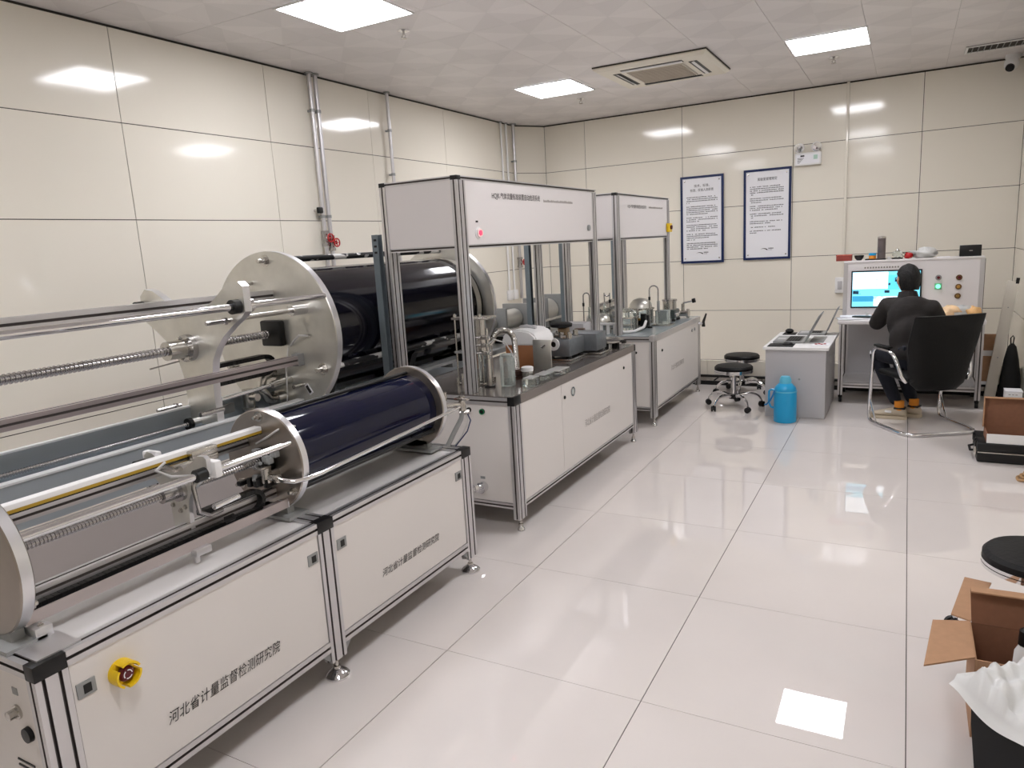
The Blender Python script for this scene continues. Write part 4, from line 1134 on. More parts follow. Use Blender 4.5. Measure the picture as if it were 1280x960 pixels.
# row of grey meter pipes behind the middle bench
t = thing('meter_pipe_rig', 'grey pipe rig with stepped cylinders and plates running behind the middle bench', 'machine', (-1.62, 3.3, 0))
for y, r, L in ((2.62, 0.075, 0.26), (2.95, 0.055, 0.20), (3.20, 0.085, 0.36), (3.62, 0.10, 0.34), (4.02, 0.11, 0.25)):
    MB().cyl((-1.55, y, 0.93), (-1.55, y+L, 0.93), r, 26).build('pipe_section', MT['plate'], t)
for y, h in ((2.58, 0.24), (2.92, 0.16), (3.17, 0.24), (3.58, 0.25), (3.98, 0.28), (4.29, 0.30)):
    MB().rbox(-1.68, -1.42, y, y+0.03, 0.93-h/2, 0.93+h/2, 0.004).build('flange_plate', MT['grey_metal'], t)
MB().rbox(-1.72, -1.38, 2.5, 4.45, 0.70, 0.74, 0.004).build('base_plate', MT['grey_metal'], t)
for y in (2.6, 3.2, 3.65, 4.1): MB().rbox(-1.60, -1.50, y+0.04, y+0.10, 0.74, 0.85, 0.004).build('saddle', MT['black'], t)
for x in (-1.70, -1.40):
    for y in (2.55, 4.40): MB().prof((x, y, 0.001), (x, y, 0.70), 0.04, 0.04).build('leg', MT['alu'], t)
MB().cyl((-1.36, 2.5, 0.86), (-1.36, 4.4, 0.88), 0.012, 12).build('side_tube', MT['steel'], t)
m = MB()
for i in range(12):
    rr = random.Random(120+i)
    y, z = 2.46+rr.random()*0.14, 0.86+rr.random()*0.16
    m.cyl((-1.52, y, z), (-1.47, y-0.02, z), 0.014, 8)
m.build('gauge_cluster', MT['screw'], t)

# ================================================================ FAR BENCH AND ITS HOOD
CB, ce, cd = bench('test_bench', 'far white panelled bench with grey blue top reaching towards the back wall', -1.10, -0.262, 3.57, 5.10, 0.77, MT['grey_counter'], MT['alu'], None, False)
MB().rbox(-0.303, -0.2615, 3.569, 3.650, 0.722, 0.771, 0.002).build('corner_block', MT['alu'], CB)
lock(cd[0], (-0.264, 3.80, 0.62), (1, 0, 0))
for y in (4.78, 4.88): MB().lathe((-0.264, y, 0.665), (1, 0, 0), [(0.016, 0), (0.016, 0.006), (0.001, 0.008)], 14).build('knob', MT['grey_metal'], cd[0])
lettering(TXT, 'lettering', CB, MT['faint_ink'], (-0.2645, 4.06, 0.40), (0, 1, 0), (0, 0, 1), 0.42, 0.05, 0.12)
lock(ce, (-0.42, 3.577, 0.63), (0, -1, 0))
m = MB(); m.cyl((-0.262, 5.04, 0.70), (-0.22, 5.04, 0.70), 0.014, 12); m.build('tap', MT['chrome'], CB)
MB().tube([(-0.215, 5.04, 0.67), (-0.215, 5.04, 0.72), (-0.19, 5.05, 0.80)], 0.012, 8, radii=[0.018, 0.014, 0.008]).build('tap_lever', MT['black'], CB)
HC, hcf = hood('smaller white hood frame on aluminium posts standing on the far bench, yellow switch at right', -1.06, -0.56, 3.585, 5.09, 0.77, 1.585, 1.945, 0)
lettering(t1, 'lettering', hcf, MT['ink'], (-0.561, 3.86, 1.83), (0, 1, 0), (0, 0, 1), 0.50, 0.034, 0.0, 0.0)
m = MB(); rr = random.Random(6); y = 4.44
while y < 4.86:
    w = rr.uniform(0.006, 0.012); m.box(-0.5618, -0.561, y, y+w, 1.835, 1.835+rr.choice((0.012, 0.016))); y += w+0.004
m.build('small_print', MT['faint_ink'], hcf, smooth=False)['kind'] = 'stuff'
b_ = MB().rbox(-0.559, -0.535, 4.975, 5.10, 1.615, 1.70, 0.004).build('yellow_switch', MT['yellow'], HC)
MB().cyl((-0.535, 5.05, 1.66), (-0.52, 5.05, 1.66), 0.020, 16).build('switch_knob', MT['dark_red'], b_)

ZCB = 0.7705
def dome_meter(name, label, x, y, r, h, capmat, group=None):
    t = thing(name, label, 'meter', (x, y, ZCB), group)
    MB().lathe((x, y, ZCB), (0, 0, 1), [(r, 0), (r, h*0.55), (r*0.96, h*0.6)], 26).build('body', MT['glass'], t)
    MB().lathe((x, y, ZCB+h*0.605), (0, 0, 1), [(r*0.96, 0), (r*0.9, h*0.16), (r*0.62, h*0.32), (r*0.2, h*0.39), (0.001, h*0.395)], 26).build('dome', capmat, t)
    m = MB()
    for k in range(8): m.cyl((x+r*1.02*math.cos(k*PI/4), y+r*1.02*math.sin(k*PI/4), ZCB), (x+r*1.02*math.cos(k*PI/4), y+r*1.02*math.sin(k*PI/4), ZCB+h*0.62), 0.005, 6)
    m.build('tie_rods', MT['steel'], t)
    MB().ring((x, y, ZCB+h*0.55), (0, 0, 1), r*0.9, r*1.12, 0.012, 26).build('flange', MT['steel'], t)
dome_meter('dome_meter', 'wide grey domed meter on the far bench nearest the large hood', -0.80, 3.78, 0.085, 0.17, MT['plate'])
dome_meter('dome_meter', 'clear domed meter on the far bench behind the near front post', -0.66, 4.02, 0.105, 0.19, MT['glass'])
dome_meter('dome_meter', 'large grey domed meter at the middle of the far bench', -0.685, 4.52, 0.115, 0.24, MT['plate'])
t = thing('arch_stand', 'small white arch shaped stand under the grey dome meter on the far bench', 'stand', (-0.70, 3.70, ZCB))
for x in (-0.76, -0.70, -0.64): MB().rbox(x-0.012, x+0.012, 3.665, 3.685, ZCB, ZCB+0.08, 0.003).build('leg', MT['white'], t)
MB().rbox(-0.775, -0.625, 3.655, 3.69, ZCB+0.08, ZCB+0.10, 0.004).build('bar', MT['white'], t)
t = thing('steel_pipe_rack', 'slanting steel cylinders stacked behind the clear dome meter on the far bench', 'pipe', (-0.90, 4.25, ZCB))
MB().cyl((-0.96, 4.05, ZCB+0.17), (-0.90, 4.36, ZCB+0.20), 0.05, 20).build('cylinder', MT['steel'], t)
MB().cyl((-0.99, 4.0, ZCB+0.09), (-0.93, 4.38, ZCB+0.10), 0.05, 20).build('cylinder', MT['plate'], t)
MB().cyl((-0.925, 3.95, ZCB+0.165), (-0.915, 4.04, ZCB+0.165), 0.02, 14).build('black_grip', MT['black'], t)
for y in (4.08, 4.30): MB().rbox(-1.02, -0.86, y, y+0.04, ZCB, ZCB+0.13, 0.004).build('support', MT['grey_metal'], t)
def swan(x, y, h, w, label, dark):
    t = thing('swan_neck_tube', label, 'tube', (x, y, ZCB), 'bent swan neck tubes on the far bench')
    p = [(x, y, ZCB+0.012), (x, y, ZCB+h)]
    p += [(x+w/2-w/2*math.cos(PI*i/8), y+0.02*i/8, ZCB+h+w/2*math.sin(PI*i/8)) for i in range(1, 9)]
    p += [(x+w, y+0.02, ZCB+h-0.10)]
    MB().tube(p, 0.006, 8).build('tube', MT['screw'], t)
    MB().cyl((x+w, y+0.02, ZCB+h-0.20), (x+w, y+0.02, ZCB+h-0.10), 0.013, 12).build('probe', MT['grey_metal'] if dark else MT['glass'], t)
    MB().cyl((x, y, ZCB), (x, y, ZCB+0.012), 0.022, 14).build('base', MT['black'], t)
    MB().cyl((x, y, ZCB+h-0.09), (x, y, ZCB+h-0.06), 0.010, 10).build('clip', MT['black'], t)
swan(-0.47, 4.12, 0.34, 0.075, 'tall bent dark swan neck tube with grey probe near the front of the far bench', True)
swan(-0.808, 4.02, 0.33, -0.06, 'shorter bent swan neck tube near the strut on the far bench', False)
swan(-0.94, 3.72, 0.33, 0.05, 'thin bent swan neck tube by the near rear post of the far hood', False)
t = thing('black_controller', 'upright black controller with a pale lead at the middle of the far bench', 'controller', (-0.52, 4.06, ZCB))
MB().rbox(-0.545, -0.50, 4.08, 4.13, ZCB, ZCB+0.13, 0.004).build('body', MT['black'], t)
MB().rbox(-0.54, -0.50, 4.155, 4.22, ZCB+0.015, ZCB+0.11, 0.006).build('head', MT['rubber'], t)
MB().rbox(-0.54, -0.497, 4.06, 4.24, ZCB, ZCB+0.012, 0.003).build('base', MT['black'], t)
t = thing('white_hose', 'white flexible hose lying along the near edge of the far bench', 'hose', (-0.6, 3.8, ZCB))
MB().tube([(-0.61, 3.71, ZCB+0.0135), (-0.56, 3.73, ZCB+0.0135), (-0.50, 3.80, ZCB+0.0135), (-0.47, 3.95, ZCB+0.03), (-0.48, 4.04, ZCB+0.07)], 0.012, 10).build('hose', MT['white'], t)
MB().cyl((-0.63, 3.70, ZCB+0.0165), (-0.58, 3.722, ZCB+0.0165), 0.0155, 12).build('sleeve', MT['frosted'], t)
t = thing('acrylic_block', 'clear upright acrylic block with pale edges in front of the large dome meter', 'block', (-0.42, 4.33, ZCB))
MB().rbox(-0.47, -0.36, 4.28, 4.40, ZCB+0.010, ZCB+0.14, 0.004).build('block', MT['acrylic'], t)
MB().rbox(-0.50, -0.33, 4.25, 4.43, ZCB, ZCB+0.0098, 0.003).build('base', MT['steel'], t)
t = thing('dark_valve', 'dark green grey valve unit with steel collars at the far end of the far bench', 'valve', (-0.45, 4.72, ZCB))
MB().rbox(-0.53, -0.39, 4.62, 4.80, ZCB+0.02, ZCB+0.11, 0.01).build('body', mat('dark_green_grey', (62, 72, 70), 0.35, metal=0.4), t)
MB().cyl((-0.46, 4.71, ZCB+0.11), (-0.46, 4.71, ZCB+0.19), 0.065, 24).build('drum', MT['steel'], t)
MB().cyl((-0.46, 4.71, ZCB+0.19), (-0.46, 4.71, ZCB+0.205), 0.072, 24).build('drum_cap', MT['screw'], t)
for x in (-0.52, -0.40):
    for y in (4.63, 4.79): MB().cyl((x, y, ZCB), (x, y, ZCB+0.021), 0.02, 12).build('foot', MT['black'], t)
for k in range(3): MB().cyl((-0.388, 4.65+0.05*k, ZCB+0.06), (-0.372, 4.65+0.05*k, ZCB+0.06), 0.018, 14).build('port', MT['chrome'], t)
t = thing('gate_valve', 'small steel gate valve with a black hand knob at the far bench end', 'valve', (-0.40, 4.93, ZCB))
m = MB(); m.cyl((-0.44, 4.93, ZCB+0.045), (-0.34, 4.93, ZCB+0.045), 0.028, 16); m.cyl((-0.39, 4.93, ZCB+0.04), (-0.39, 4.93, ZCB+0.14), 0.016, 14); m.cyl((-0.45, 4.93, ZCB+0.045), (-0.43, 4.93, ZCB+0.045), 0.045, 18); m.cyl((-0.35, 4.93, ZCB+0.045), (-0.33, 4.93, ZCB+0.045), 0.045, 18)
m.build('body', MT['steel'], t)
MB().cyl((-0.39, 4.93, ZCB+0.145), (-0.30, 4.94, ZCB+0.165), 0.008, 10).build('stem', MT['chrome'], t)
MB().cyl((-0.30, 4.94, ZCB+0.165), (-0.27, 4.943, ZCB+0.172), 0.022, 14).build('knob', MT['black'], t)

t = thing('pipe_manifold', 'cluster of small steel pipes and dark clamps between two dome meters', 'pipe', (-0.64, 4.26, ZCB))
MB().rbox(-0.74, -0.55, 4.20, 4.32, ZCB, ZCB+0.012, 0.003).build('base_plate', MT['steel'], t)
for k in range(4):
    MB().cyl((-0.72+0.045*k, 4.26, ZCB+0.012), (-0.72+0.045*k, 4.26, ZCB+0.10+0.02*(k % 3)), 0.011, 12).build('riser_pipe', MT['steel'], t)
    MB().cyl((-0.72+0.045*k, 4.26, ZCB+0.10+0.02*(k % 3)), (-0.72+0.045*k, 4.26, ZCB+0.118+0.02*(k % 3)), 0.018, 6).build('union_nut', MT['screw'], t)
MB().cyl((-0.74, 4.26, ZCB+0.06), (-0.56, 4.26, ZCB+0.06), 0.013, 14).build('header_pipe', MT['brass'], t)
for x in (-0.70, -0.60): MB().rbox(x-0.014, x+0.014, 4.235, 4.285, ZCB+0.012, ZCB+0.05, 0.004).build('clamp', MT['black'], t)

# ================================================================ DESK CORNER
def R3(p, c, rz):
    return (c[0]+p[0]*math.cos(rz)-p[1]*math.sin(rz), c[1]+p[0]*math.sin(rz)+p[1]*math.cos(rz), c[2]+p[2])

DZ = 0.607
t = thing('desk', 'small grey office desk with a white top standing beside the console', 'desk', (0.755, 4.6, 0))
MB().rbox(0.50, 1.015, 4.155, 5.14, DZ-0.025, DZ, 0.004).build('desk_top', MT['white'], t)
MB().box(0.518, 0.992, 4.185, 4.203, 0.004, DZ-0.0255).build('front_panel', MT['grey_paint'], t)
MB().box(0.974, 0.992, 4.2035, 5.06, 0.004, DZ-0.0255).build('side_panel', MT['grey_paint'], t)
MB().box(0.60, 0.973, 5.04, 5.058, 0.004, DZ-0.0255).build('side_panel', MT['grey_paint'], t)
MB().box(0.518, 0.534, 4.2035, 4.26, 0.004, DZ-0.0255).build('side_panel', MT['grey_paint'], t)
MB().cyl((0.79, 4.184, 0.335), (0.79, 4.180, 0.335), 0.009, 12).build('screw_cap', MT['grey_metal'], t)

def laptop(x, y, depth, width, lean, label, rz=0.0):
    """hinge on the right (+x); keyboard towards -x"""
    t = thing('laptop', label, 'laptop', (x, y, DZ), 'laptops on the grey desk', rz, True)
    MB().rbox(-depth, 0, -width/2, width/2, 0.001, 0.018, 0.004).build('base', MT['grey_metal'], t)
    kb = MB().box(-depth+0.10, -0.03, -width/2+0.02, width/2-0.02, 0.018, 0.0188).build('keyboard', MT['black'], t)
    m = MB()
    for r in range(5):
        for c in range(13):
            w = (width-0.05)/13; xx = -depth+0.106+r*(depth-0.145)/5; yy = -width/2+0.025+c*w
            m.box(xx, xx+(depth-0.145)/5-0.004, yy, yy+w-0.003, 0.0188, 0.0205)
    m.build('keys', MT['rubber'], kb, smooth=False)['kind'] = 'stuff'
    MB().box(-depth+0.02, -depth+0.085, -0.05, 0.05, 0.018, 0.0186).build('touchpad', MT['grey_paint'], t)
    d = Vector((math.sin(lean), 0, math.cos(lean))); n = Vector((-math.cos(lean), 0, math.sin(lean)))
    c = Vector((0.004, 0, 0.02))+d*0.125
    l = MB().obox(c, (d, Vector((0, 1, 0)), n), (0.245, width, 0.008), 0.003).build('screen_lid', MT['grey_metal'], t)
    MB().obox(c+n*0.0045, (d, Vector((0, 1, 0)), n), (0.215, width-0.03, 0.001)).build('screen', MT['black'], l)
    return t
laptop(0.80, 4.56, 0.255, 0.35, 0.47, 'nearer open laptop on the grey desk with its screen turned to the left')
laptop(0.915, 5.02, 0.235, 0.20, 0.40, 'rear open laptop on the grey desk, half hidden behind the nearer one')
t = thing('mouse_pad', 'black mouse pad at the front left corner of the grey desk', 'mouse pad', (0.62, 4.25, DZ))
MB().rbox(0.53, 0.735, 4.175, 4.36, DZ+0.0005, DZ+0.004, 0.0015).build('pad', MT['rubber'], t)
t = thing('computer_mouse', 'dark computer mouse lying on the black mouse pad', 'mouse', (0.60, 4.3, DZ+0.004))
MB().sphere((0.68, 4.30, DZ+0.005), 0.032, 14, (1.4, 0.95, 0.75)).build('shell', MT['black'], t)
t = thing('mouse_pad', 'small black mouse pad at the rear left of the grey desk', 'mouse pad', (0.60, 5.0, DZ))
MB().rbox(0.545, 0.66, 4.93, 5.10, DZ+0.0005, DZ+0.004, 0.0015).build('pad', MT['rubber'], t)
MB().sphere((0.60, 5.0, DZ+0.0285), 0.03, 12, (1.3, 0.9, 0.8)).build('wrist_rest', MT['black'], t)
t = thing('leaflet', 'red and white leaflet lying at the right edge of the grey desk', 'leaflet', (0.95, 4.36, DZ))
MB().box(0.86, 1.0, 4.28, 4.42, DZ+0.0005, DZ+0.003).build('sheet', MT['paper'], t)
m = MB()
for k in range(4): m.sphere((0.90+0.022*k, 4.33+0.02*(k % 2), DZ+0.006), 0.013, 8, (1, 1, 0.3))
m.build('red_print', MT['red'], t)
t = thing('grey_folder', 'grey document folder lying under the screen of the nearer laptop', 'folder', (0.91, 4.7, DZ))
MB().rbox(0.835, 0.945, 4.45, 4.80, DZ+0.0005, DZ+0.008, 0.002).build('cover', MT['grey_metal'], t)

# thermos flask
t = thing('thermos_flask', 'bright blue plastic thermos flask standing on the floor before the grey desk', 'flask', (0.70, 4.05, 0))
MB().lathe((0.70, 4.05, 0), (0, 0, 1), [(0.086, 0.001), (0.090, 0.006), (0.090, 0.255), (0.086, 0.262), (0.086, 0.272), (0.082, 0.29), (0.060, 0.315), (0.050, 0.325)], 34).build('body', MT['blue_plastic'], t)
MB().lathe((0.70, 4.05, 0.3255), (0, 0, 1), [(0.047, 0), (0.046, 0.03), (0.040, 0.046), (0.034, 0.056), (0.001, 0.057)], 26).build('cap', MT['cyan_cap'], t)
MB().ring((0.70, 4.05, 0.255), (0, 0, 1), 0.0895, 0.0925, 0.010, 34).build('band', MT['cyan_cap'], t)
MB().tube([(0.615, 4.045, 0.265), (0.59, 4.04, 0.268), (0.574, 4.04, 0.255), (0.572, 4.04, 0.16), (0.588, 4.042, 0.12), (0.613, 4.046, 0.11)], 0.009, 10).build('handle', MT['blue_plastic'], t)
m = MB().tube([(0.625, 3.985, 0.27), (0.615, 3.965, 0.235), (0.595, 3.955, 0.19), (0.565, 3.96, 0.155), (0.55, 3.98, 0.15)], 0.007, 8)
m.build('carry_bail', mat('mid_blue_plastic', (24, 110, 168), 0.4), t)

# round stools
def make_stool(x, y, h, rz, label, big=False):
    t = thing('round_stool', label, 'stool', (x, y, 0), 'round black stools with chrome bases', rz, True)
    MB().lathe((0, 0, h-0.05), (0, 0, 1), [(0.155, 0), (0.168, 0.014), (0.168, 0.032), (0.155, 0.046), (0.10, 0.052), (0.001, 0.053)], 40).build('seat', MT['leather'], t)
    for zz in (0.066, 0.051): MB().ring((0, 0, h-zz), (0, 0, 1), 0.150, 0.1705, 0.012, 40).build('chrome_band', MT['chrome'], t)
    MB().lathe((0, 0, h-0.064), (0, 0, 1), [(0.15, 0), (0.15, 0.006)], 30).build('seat_plate', MT['black'], t)
    MB().tube([(0.03, 0, h-0.075), (0.12, -0.03, h-0.085), (0.15, -0.04, h-0.10), (0.19, -0.055, h-0.125)], 0.007, 8).build('height_lever', MT['black'], t)
    MB().cyl((0, 0, h-0.11), (0, 0, h-0.064), 0.04, 20).build('mount', MT['steel'], t)
    MB().cyl((0, 0, 0.11), (0, 0, h-0.10), 0.024, 20).build('column', MT['chrome'], t)
    MB().cyl((0, 0, 0.085), (0, 0, 0.125), 0.042, 20).build('hub', MT['black'], t)
    for k in range(5):
        a = 2*PI*k/5
        def q(r, z): return (r*math.cos(a), r*math.sin(a), z)
        arm = MB().tube([q(0.03, 0.105), q(0.09, 0.125), q(0.15, 0.128), q(0.20, 0.112), q(0.232, 0.085), q(0.245, 0.055)], 0.013, 10, radii=[0.016, 0.0155, 0.015, 0.014, 0.012, 0.010]).build('arm', MT['chrome'], t)
        c = Vector(q(0.25, 0.026)); dd = Vector((-math.sin(a+0.7), math.cos(a+0.7), 0))
        w = MB()
        for s in (-1, 1):
            w.cyl(c+dd*0.006*s, c+dd*0.020*s, 0.0255, 16)
        w.cyl(c-dd*0.008, c+dd*0.008, 0.014, 10); w.cyl(c, c+Vector((0, 0, 0.032)), 0.007, 8)
        w.build('castor', MT['black'], arm)
    return t
st = make_stool(0.20, 4.45, 0.395, math.radians(238), 'black round stool with chrome base nearer the camera, beside the grey desk')
dup(st, (0.15, 5.08, 0), math.radians(275), 'black round stool with chrome base further back, behind the other one', 'round black stools with chrome bases')
dup(st, (1.995, 0.83, 0), math.radians(18), 'black round stool with chrome rim cut by the right edge, beyond the cardboard box', 'round black stools with chrome bases')

# ================================================================ CONTROL CONSOLE
KX0, KX1, KY0, KYP, KY1 = 1.035, 2.125, 4.85, 5.20, 5.405
t = thing('control_console', 'white control console with a built-in monitor and lamps, the man sits at it', 'console', ((KX0+KX1)/2, 5.1, 0))
K = t
for x in (KX0+0.0205, KX1-0.0205):
    MB().prof((x, KY0+0.021, 0.075), (x, KY0+0.021, 0.715), 0.04, 0.04).build('post', MT['alu'], t)
    MB().prof((x, KY1-0.021, 0.075), (x, KY1-0.021, 1.236), 0.04, 0.04).build('post', MT['alu'], t)
    MB().prof((x, KY0+0.042, 0.165), (x, KY1-0.042, 0.165), 0.04, 0.04).build('side_rail', MT['alu'], t)
    for y in (KY0+0.05, KY1-0.05):
        c = MB(); c.cyl((x-0.012, y, 0.03), (x+0.012, y, 0.03), 0.0295, 18); c.box(x-0.016, x+0.016, y-0.012, y+0.012, 0.045, 0.078)
        c.build('castor', MT['rubber'], t)
    MB().box(x-0.014, x+0.014, KYP, KY1-0.043, 0.752, 1.236).build('side_panel', MT['panel_white'], t)
for y in (KY0+0.021, KY1-0.021):
    MB().prof((KX0+0.042, y, 0.165), (KX1-0.042, y, 0.165), 0.04, 0.04).build('bottom_rail', MT['alu'], t)
MB().box(KX0+0.042, KX1-0.042, KY1-0.05, KY1-0.044, 0.187, 0.714).build('back_panel', MT['grey_paint'], t)
MB().box(KX0+0.042, KX1-0.042, KY0+0.043, KY1-0.052, 0.186, 0.192).build('floor_panel', MT['grey_paint'], t)
MB().rbox(KX0-0.012, KX1+0.01, KY0-0.012, KYP+0.012, 0.7165, 0.75, 0.004).build('table_top', MT['panel_white'], t)
pn = MB().box(KX0+0.034, KX1-0.034, KYP, KYP+0.012, 0.751, 1.236).build('instrument_panel', MT['panel_white'], t)
MB().rbox(KX0, KX1, KYP-0.004, KY1, 1.2365, 1.256, 0.003).build('top_shelf', MT['panel_white'], t)
for a, b, c, d in ((KX0+0.0, KX0+0.034, 0.751, 1.236), (KX1-0.034, KX1, 0.751, 1.236)): MB().box(a, b, KYP-0.006, KYP+0.012, c, d).build('panel_edge', MT['alu'], t)
MB().box(KX1+0.0002, KX1+0.004, KYP+0.0, KYP+0.014, 0.752, 1.236).build('edge_seal', MT['black'], t)
mo = MB().rbox(1.10, 1.665, KYP-0.014, KYP-0.0002, 0.825, 1.165, 0.004).build('monitor', MT['black'], pn)
def lit(name, rgb, e=1.0): return mat(name, rgb, 0.5, emit=e*0.72)
LW, LC, LB, LD = lit('screen_white', (242, 250, 255), 1.05), lit('screen_cyan', (120, 214, 236), 1.0), lit('screen_blue', (52, 150, 190), 0.9), lit('screen_dark', (24, 52, 72), 0.5)
YS = KYP-0.0145
def win(x0, x1, z0, z1, m_, lift=0): MB().box(x0, x1, YS-0.0005-lift, YS-lift, z0, z1).build('screen_window', m_, mo, smooth=False)
win(1.112, 1.653, 0.840, 1.152, LC)
win(1.114, 1.400, 1.000, 1.150, LW, 0.001)
win(1.290, 1.500, 0.844, 0.930, LW, 0.001)
win(1.402, 1.560, 0.990, 1.120, lit('screen_mid', (90, 200, 226), 1.0), 0.001)
win(1.116, 1.285, 0.885, 0.935, LB, 0.001)
win(1.118, 1.165, 0.955, 0.985, LD, 0.002)
win(1.375, 1.415, 0.962, 0.985, LD, 0.002)
win(1.455, 1.475, 1.06, 1.08, LD, 0.002)
win(1.404, 1.420, 1.03, 1.05, LD, 0.002)
m = MB(); rr = random.Random(11)
for k in range(16): m.box(1.20+0.05*(k % 4), 1.222+0.05*(k % 4), YS-0.0025, YS-0.002, 1.03+0.025*(k//4), 1.034+0.025*(k//4))
for k in range(12):
    x = 1.12+rr.random()*0.35; z = 0.855+rr.random()*0.12; m.box(x, x+0.012+rr.random()*0.03, YS-0.0025, YS-0.002, z, z+0.004)
m.build('screen_marks', LB, mo, smooth=False)['kind'] = 'stuff'
m = MB(); rr = random.Random(12); x = 1.205
while x < 1.47:
    m.box(x, x+0.013, KYP-0.001, KYP-0.0002, 1.183, 1.197); x += 0.022
m.build('panel_lettering', mat('grey_print', (140, 136, 130), 0.8), pn, smooth=False)['kind'] = 'stuff'
for x, z, mm, nm in ((1.79, 1.085, MT['dark_red'], 'stop_button'), (1.944, 1.082, MT['dark_red'], 'dark_button'), (1.942, 1.003, mat('amber_button', (196, 146, 66), 0.4), 'amber_button'), (1.940, 0.923, MT['brass'], 'amber_button')):
    b_ = MB().ring((x, KYP-0.0003, z), (0, -1, 0), 0.013, 0.024, 0.006, 20).build(nm, mat(nm+'_bezel', (120, 92, 60), 0.35, metal=0.6) if nm != 'stop_button' else MT['grey_metal'], pn)
    MB().cyl((x, KYP-0.0005, z), (x, KYP-0.016, z), 0.0125, 16).build('button_cap', mm, b_)
b_ = MB().rbox(1.763, 1.817, KYP-0.006, KYP-0.0002, 0.982, 1.036, 0.004).build('green_lamp', mat('pale_green_bezel', (120, 190, 150), 0.4), pn)
MB().cyl((1.79, KYP-0.0062, 1.009), (1.79, KYP-0.018, 1.009), 0.018, 18).build('lamp_lens', lit('lit_green', (120, 255, 190), 1.8), b_)

# things on the shelf of the console
ZT = 1.2565
t = thing('red_box', 'reddish flat box at the left end of the console shelf', 'box', (1.02, 5.27, ZT))
MB().rbox(0.965, 1.095, 5.22, 5.33, ZT, ZT+0.045, 0.004).build('body', mat('red_brown_box', (150, 66, 56), 0.6), t)
MB().rbox(0.963, 1.097, 5.218, 5.332, ZT+0.0455, ZT+0.056, 0.003).build('lid', mat('red_pattern', (176, 84, 70), 0.6, noise=0.25, nscale=60), t)
t = thing('black_bowl', 'small black bowl on the console shelf beside the reddish box', 'bowl', (1.155, 5.27, ZT))
MB().lathe((1.155, 5.27, ZT), (0, 0, 1), [(0.018, 0), (0.022, 0.004), (0.036, 0.022), (0.042, 0.045), (0.039, 0.045), (0.030, 0.02), (0.001, 0.010)], 24).build('bowl', MT['black'], t)
t = thing('black_tray', 'flat black tray under the tins on the console shelf', 'tray', (1.285, 5.27, ZT))
MB().rbox(1.205, 1.375, 5.21, 5.33, ZT, ZT+0.010, 0.004).build('tray', MT['black'], t)
t = thing('grey_canister', 'tall ribbed grey canister on the console shelf', 'canister', (1.335, 5.29, ZT+0.0105))
MB().lathe((1.335, 5.29, ZT+0.0105), (0, 0, 1), [(0.034, 0), (0.034, 0.05), (0.032, 0.052), (0.034, 0.055), (0.034, 0.15), (0.032, 0.152), (0.034, 0.155), (0.034, 0.18)], 26).build('body', mat('grey_canister', (120, 112, 112), 0.35, metal=0.5), t)
MB().lathe((1.335, 5.29, ZT+0.191), (0, 0, 1), [(0.035, 0), (0.034, 0.012), (0.015, 0.018), (0.001, 0.019)], 24).build('lid', MT['steel'], t)
t = thing('orange_tin', 'orange tin with a blue lid on the black tray of the console shelf', 'tin', (1.265, 5.25, ZT+0.0105))
MB().cyl((1.265, 5.25, ZT+0.0105), (1.265, 5.25, ZT+0.040), 0.030, 22).build('tin', MT['orange'], t)
MB().cyl((1.265, 5.25, ZT+0.0405), (1.265, 5.25, ZT+0.062), 0.031, 22).build('lid', MT['blue_plastic'], t)
t = thing('white_cup', 'tiny white cup on the console shelf right of the grey canister', 'cup', (1.40, 5.26, ZT))
MB().lathe((1.40, 5.26, ZT), (0, 0, 1), [(0.012, 0), (0.018, 0.022), (0.016, 0.022), (0.010, 0.004), (0.001, 0.004)], 16).build('cup', MT['white'], t)
t = thing('glass_pot', 'round glass pot on a black base on the console shelf', 'pot', (1.465, 5.28, ZT))
MB().lathe((1.465, 5.28, ZT), (0, 0, 1), [(0.046, 0), (0.046, 0.012), (0.001, 0.0121)], 22).build('base', MT['black'], t)
MB().lathe((1.465, 5.28, ZT+0.0125), (0, 0, 1), [(0.025, 0), (0.042, 0.02), (0.040, 0.045), (0.026, 0.056)], 22).build('pot', MT['glass'], t)
MB().lathe((1.465, 5.28, ZT+0.069), (0, 0, 1), [(0.026, 0), (0.012, 0.010), (0.008, 0.02), (0.001, 0.022)], 18).build('lid', MT['steel'], t)
MB().tube([(1.505, 5.28, ZT+0.05), (1.525, 5.28, ZT+0.045), (1.522, 5.28, ZT+0.02), (1.503, 5.28, ZT+0.025)], 0.004, 8).build('handle', MT['black'], t)

def crumpled(c, size, seed, amp=0.18, n=18):
    m = MB(); rr = random.Random(seed)
    m.sphere((0, 0, 0), 1.0, n)
    fr = [(rr.uniform(2, 6), rr.uniform(2, 6), rr.uniform(2, 6), rr.uniform(0, 6)) for _ in range(6)]
    for v in m.bm.verts:
        k = 1+sum(amp/3*math.sin(a*v.co.x+b*v.co.y+cc*v.co.z+p) for a, b, cc, p in fr)+rr.uniform(-amp, amp)*0.6
        v.co = Vector((c[0]+v.co.x*size[0]*k, c[1]+v.co.y*size[1]*k, c[2]+size[2]*max(v.co.z*k, -0.98)))
    zmin = min(v.co.z for v in m.bm.verts)
    for v in m.bm.verts: v.co.z += c[2]-size[2]-zmin
    return m
t = thing('plastic_bag', 'crumpled white plastic bag with a red part on the console shelf', 'bag', (1.65, 5.28, ZT))
crumpled((1.67, 5.28, ZT+0.040), (0.095, 0.055, 0.040), 3, 0.34).build('white_bag', MT['bag'], t, sharp=180)
crumpled((1.555, 5.27, ZT+0.026), (0.032, 0.035, 0.026), 4, 0.22).build('red_wrapper', MT['red'], t, sharp=180)
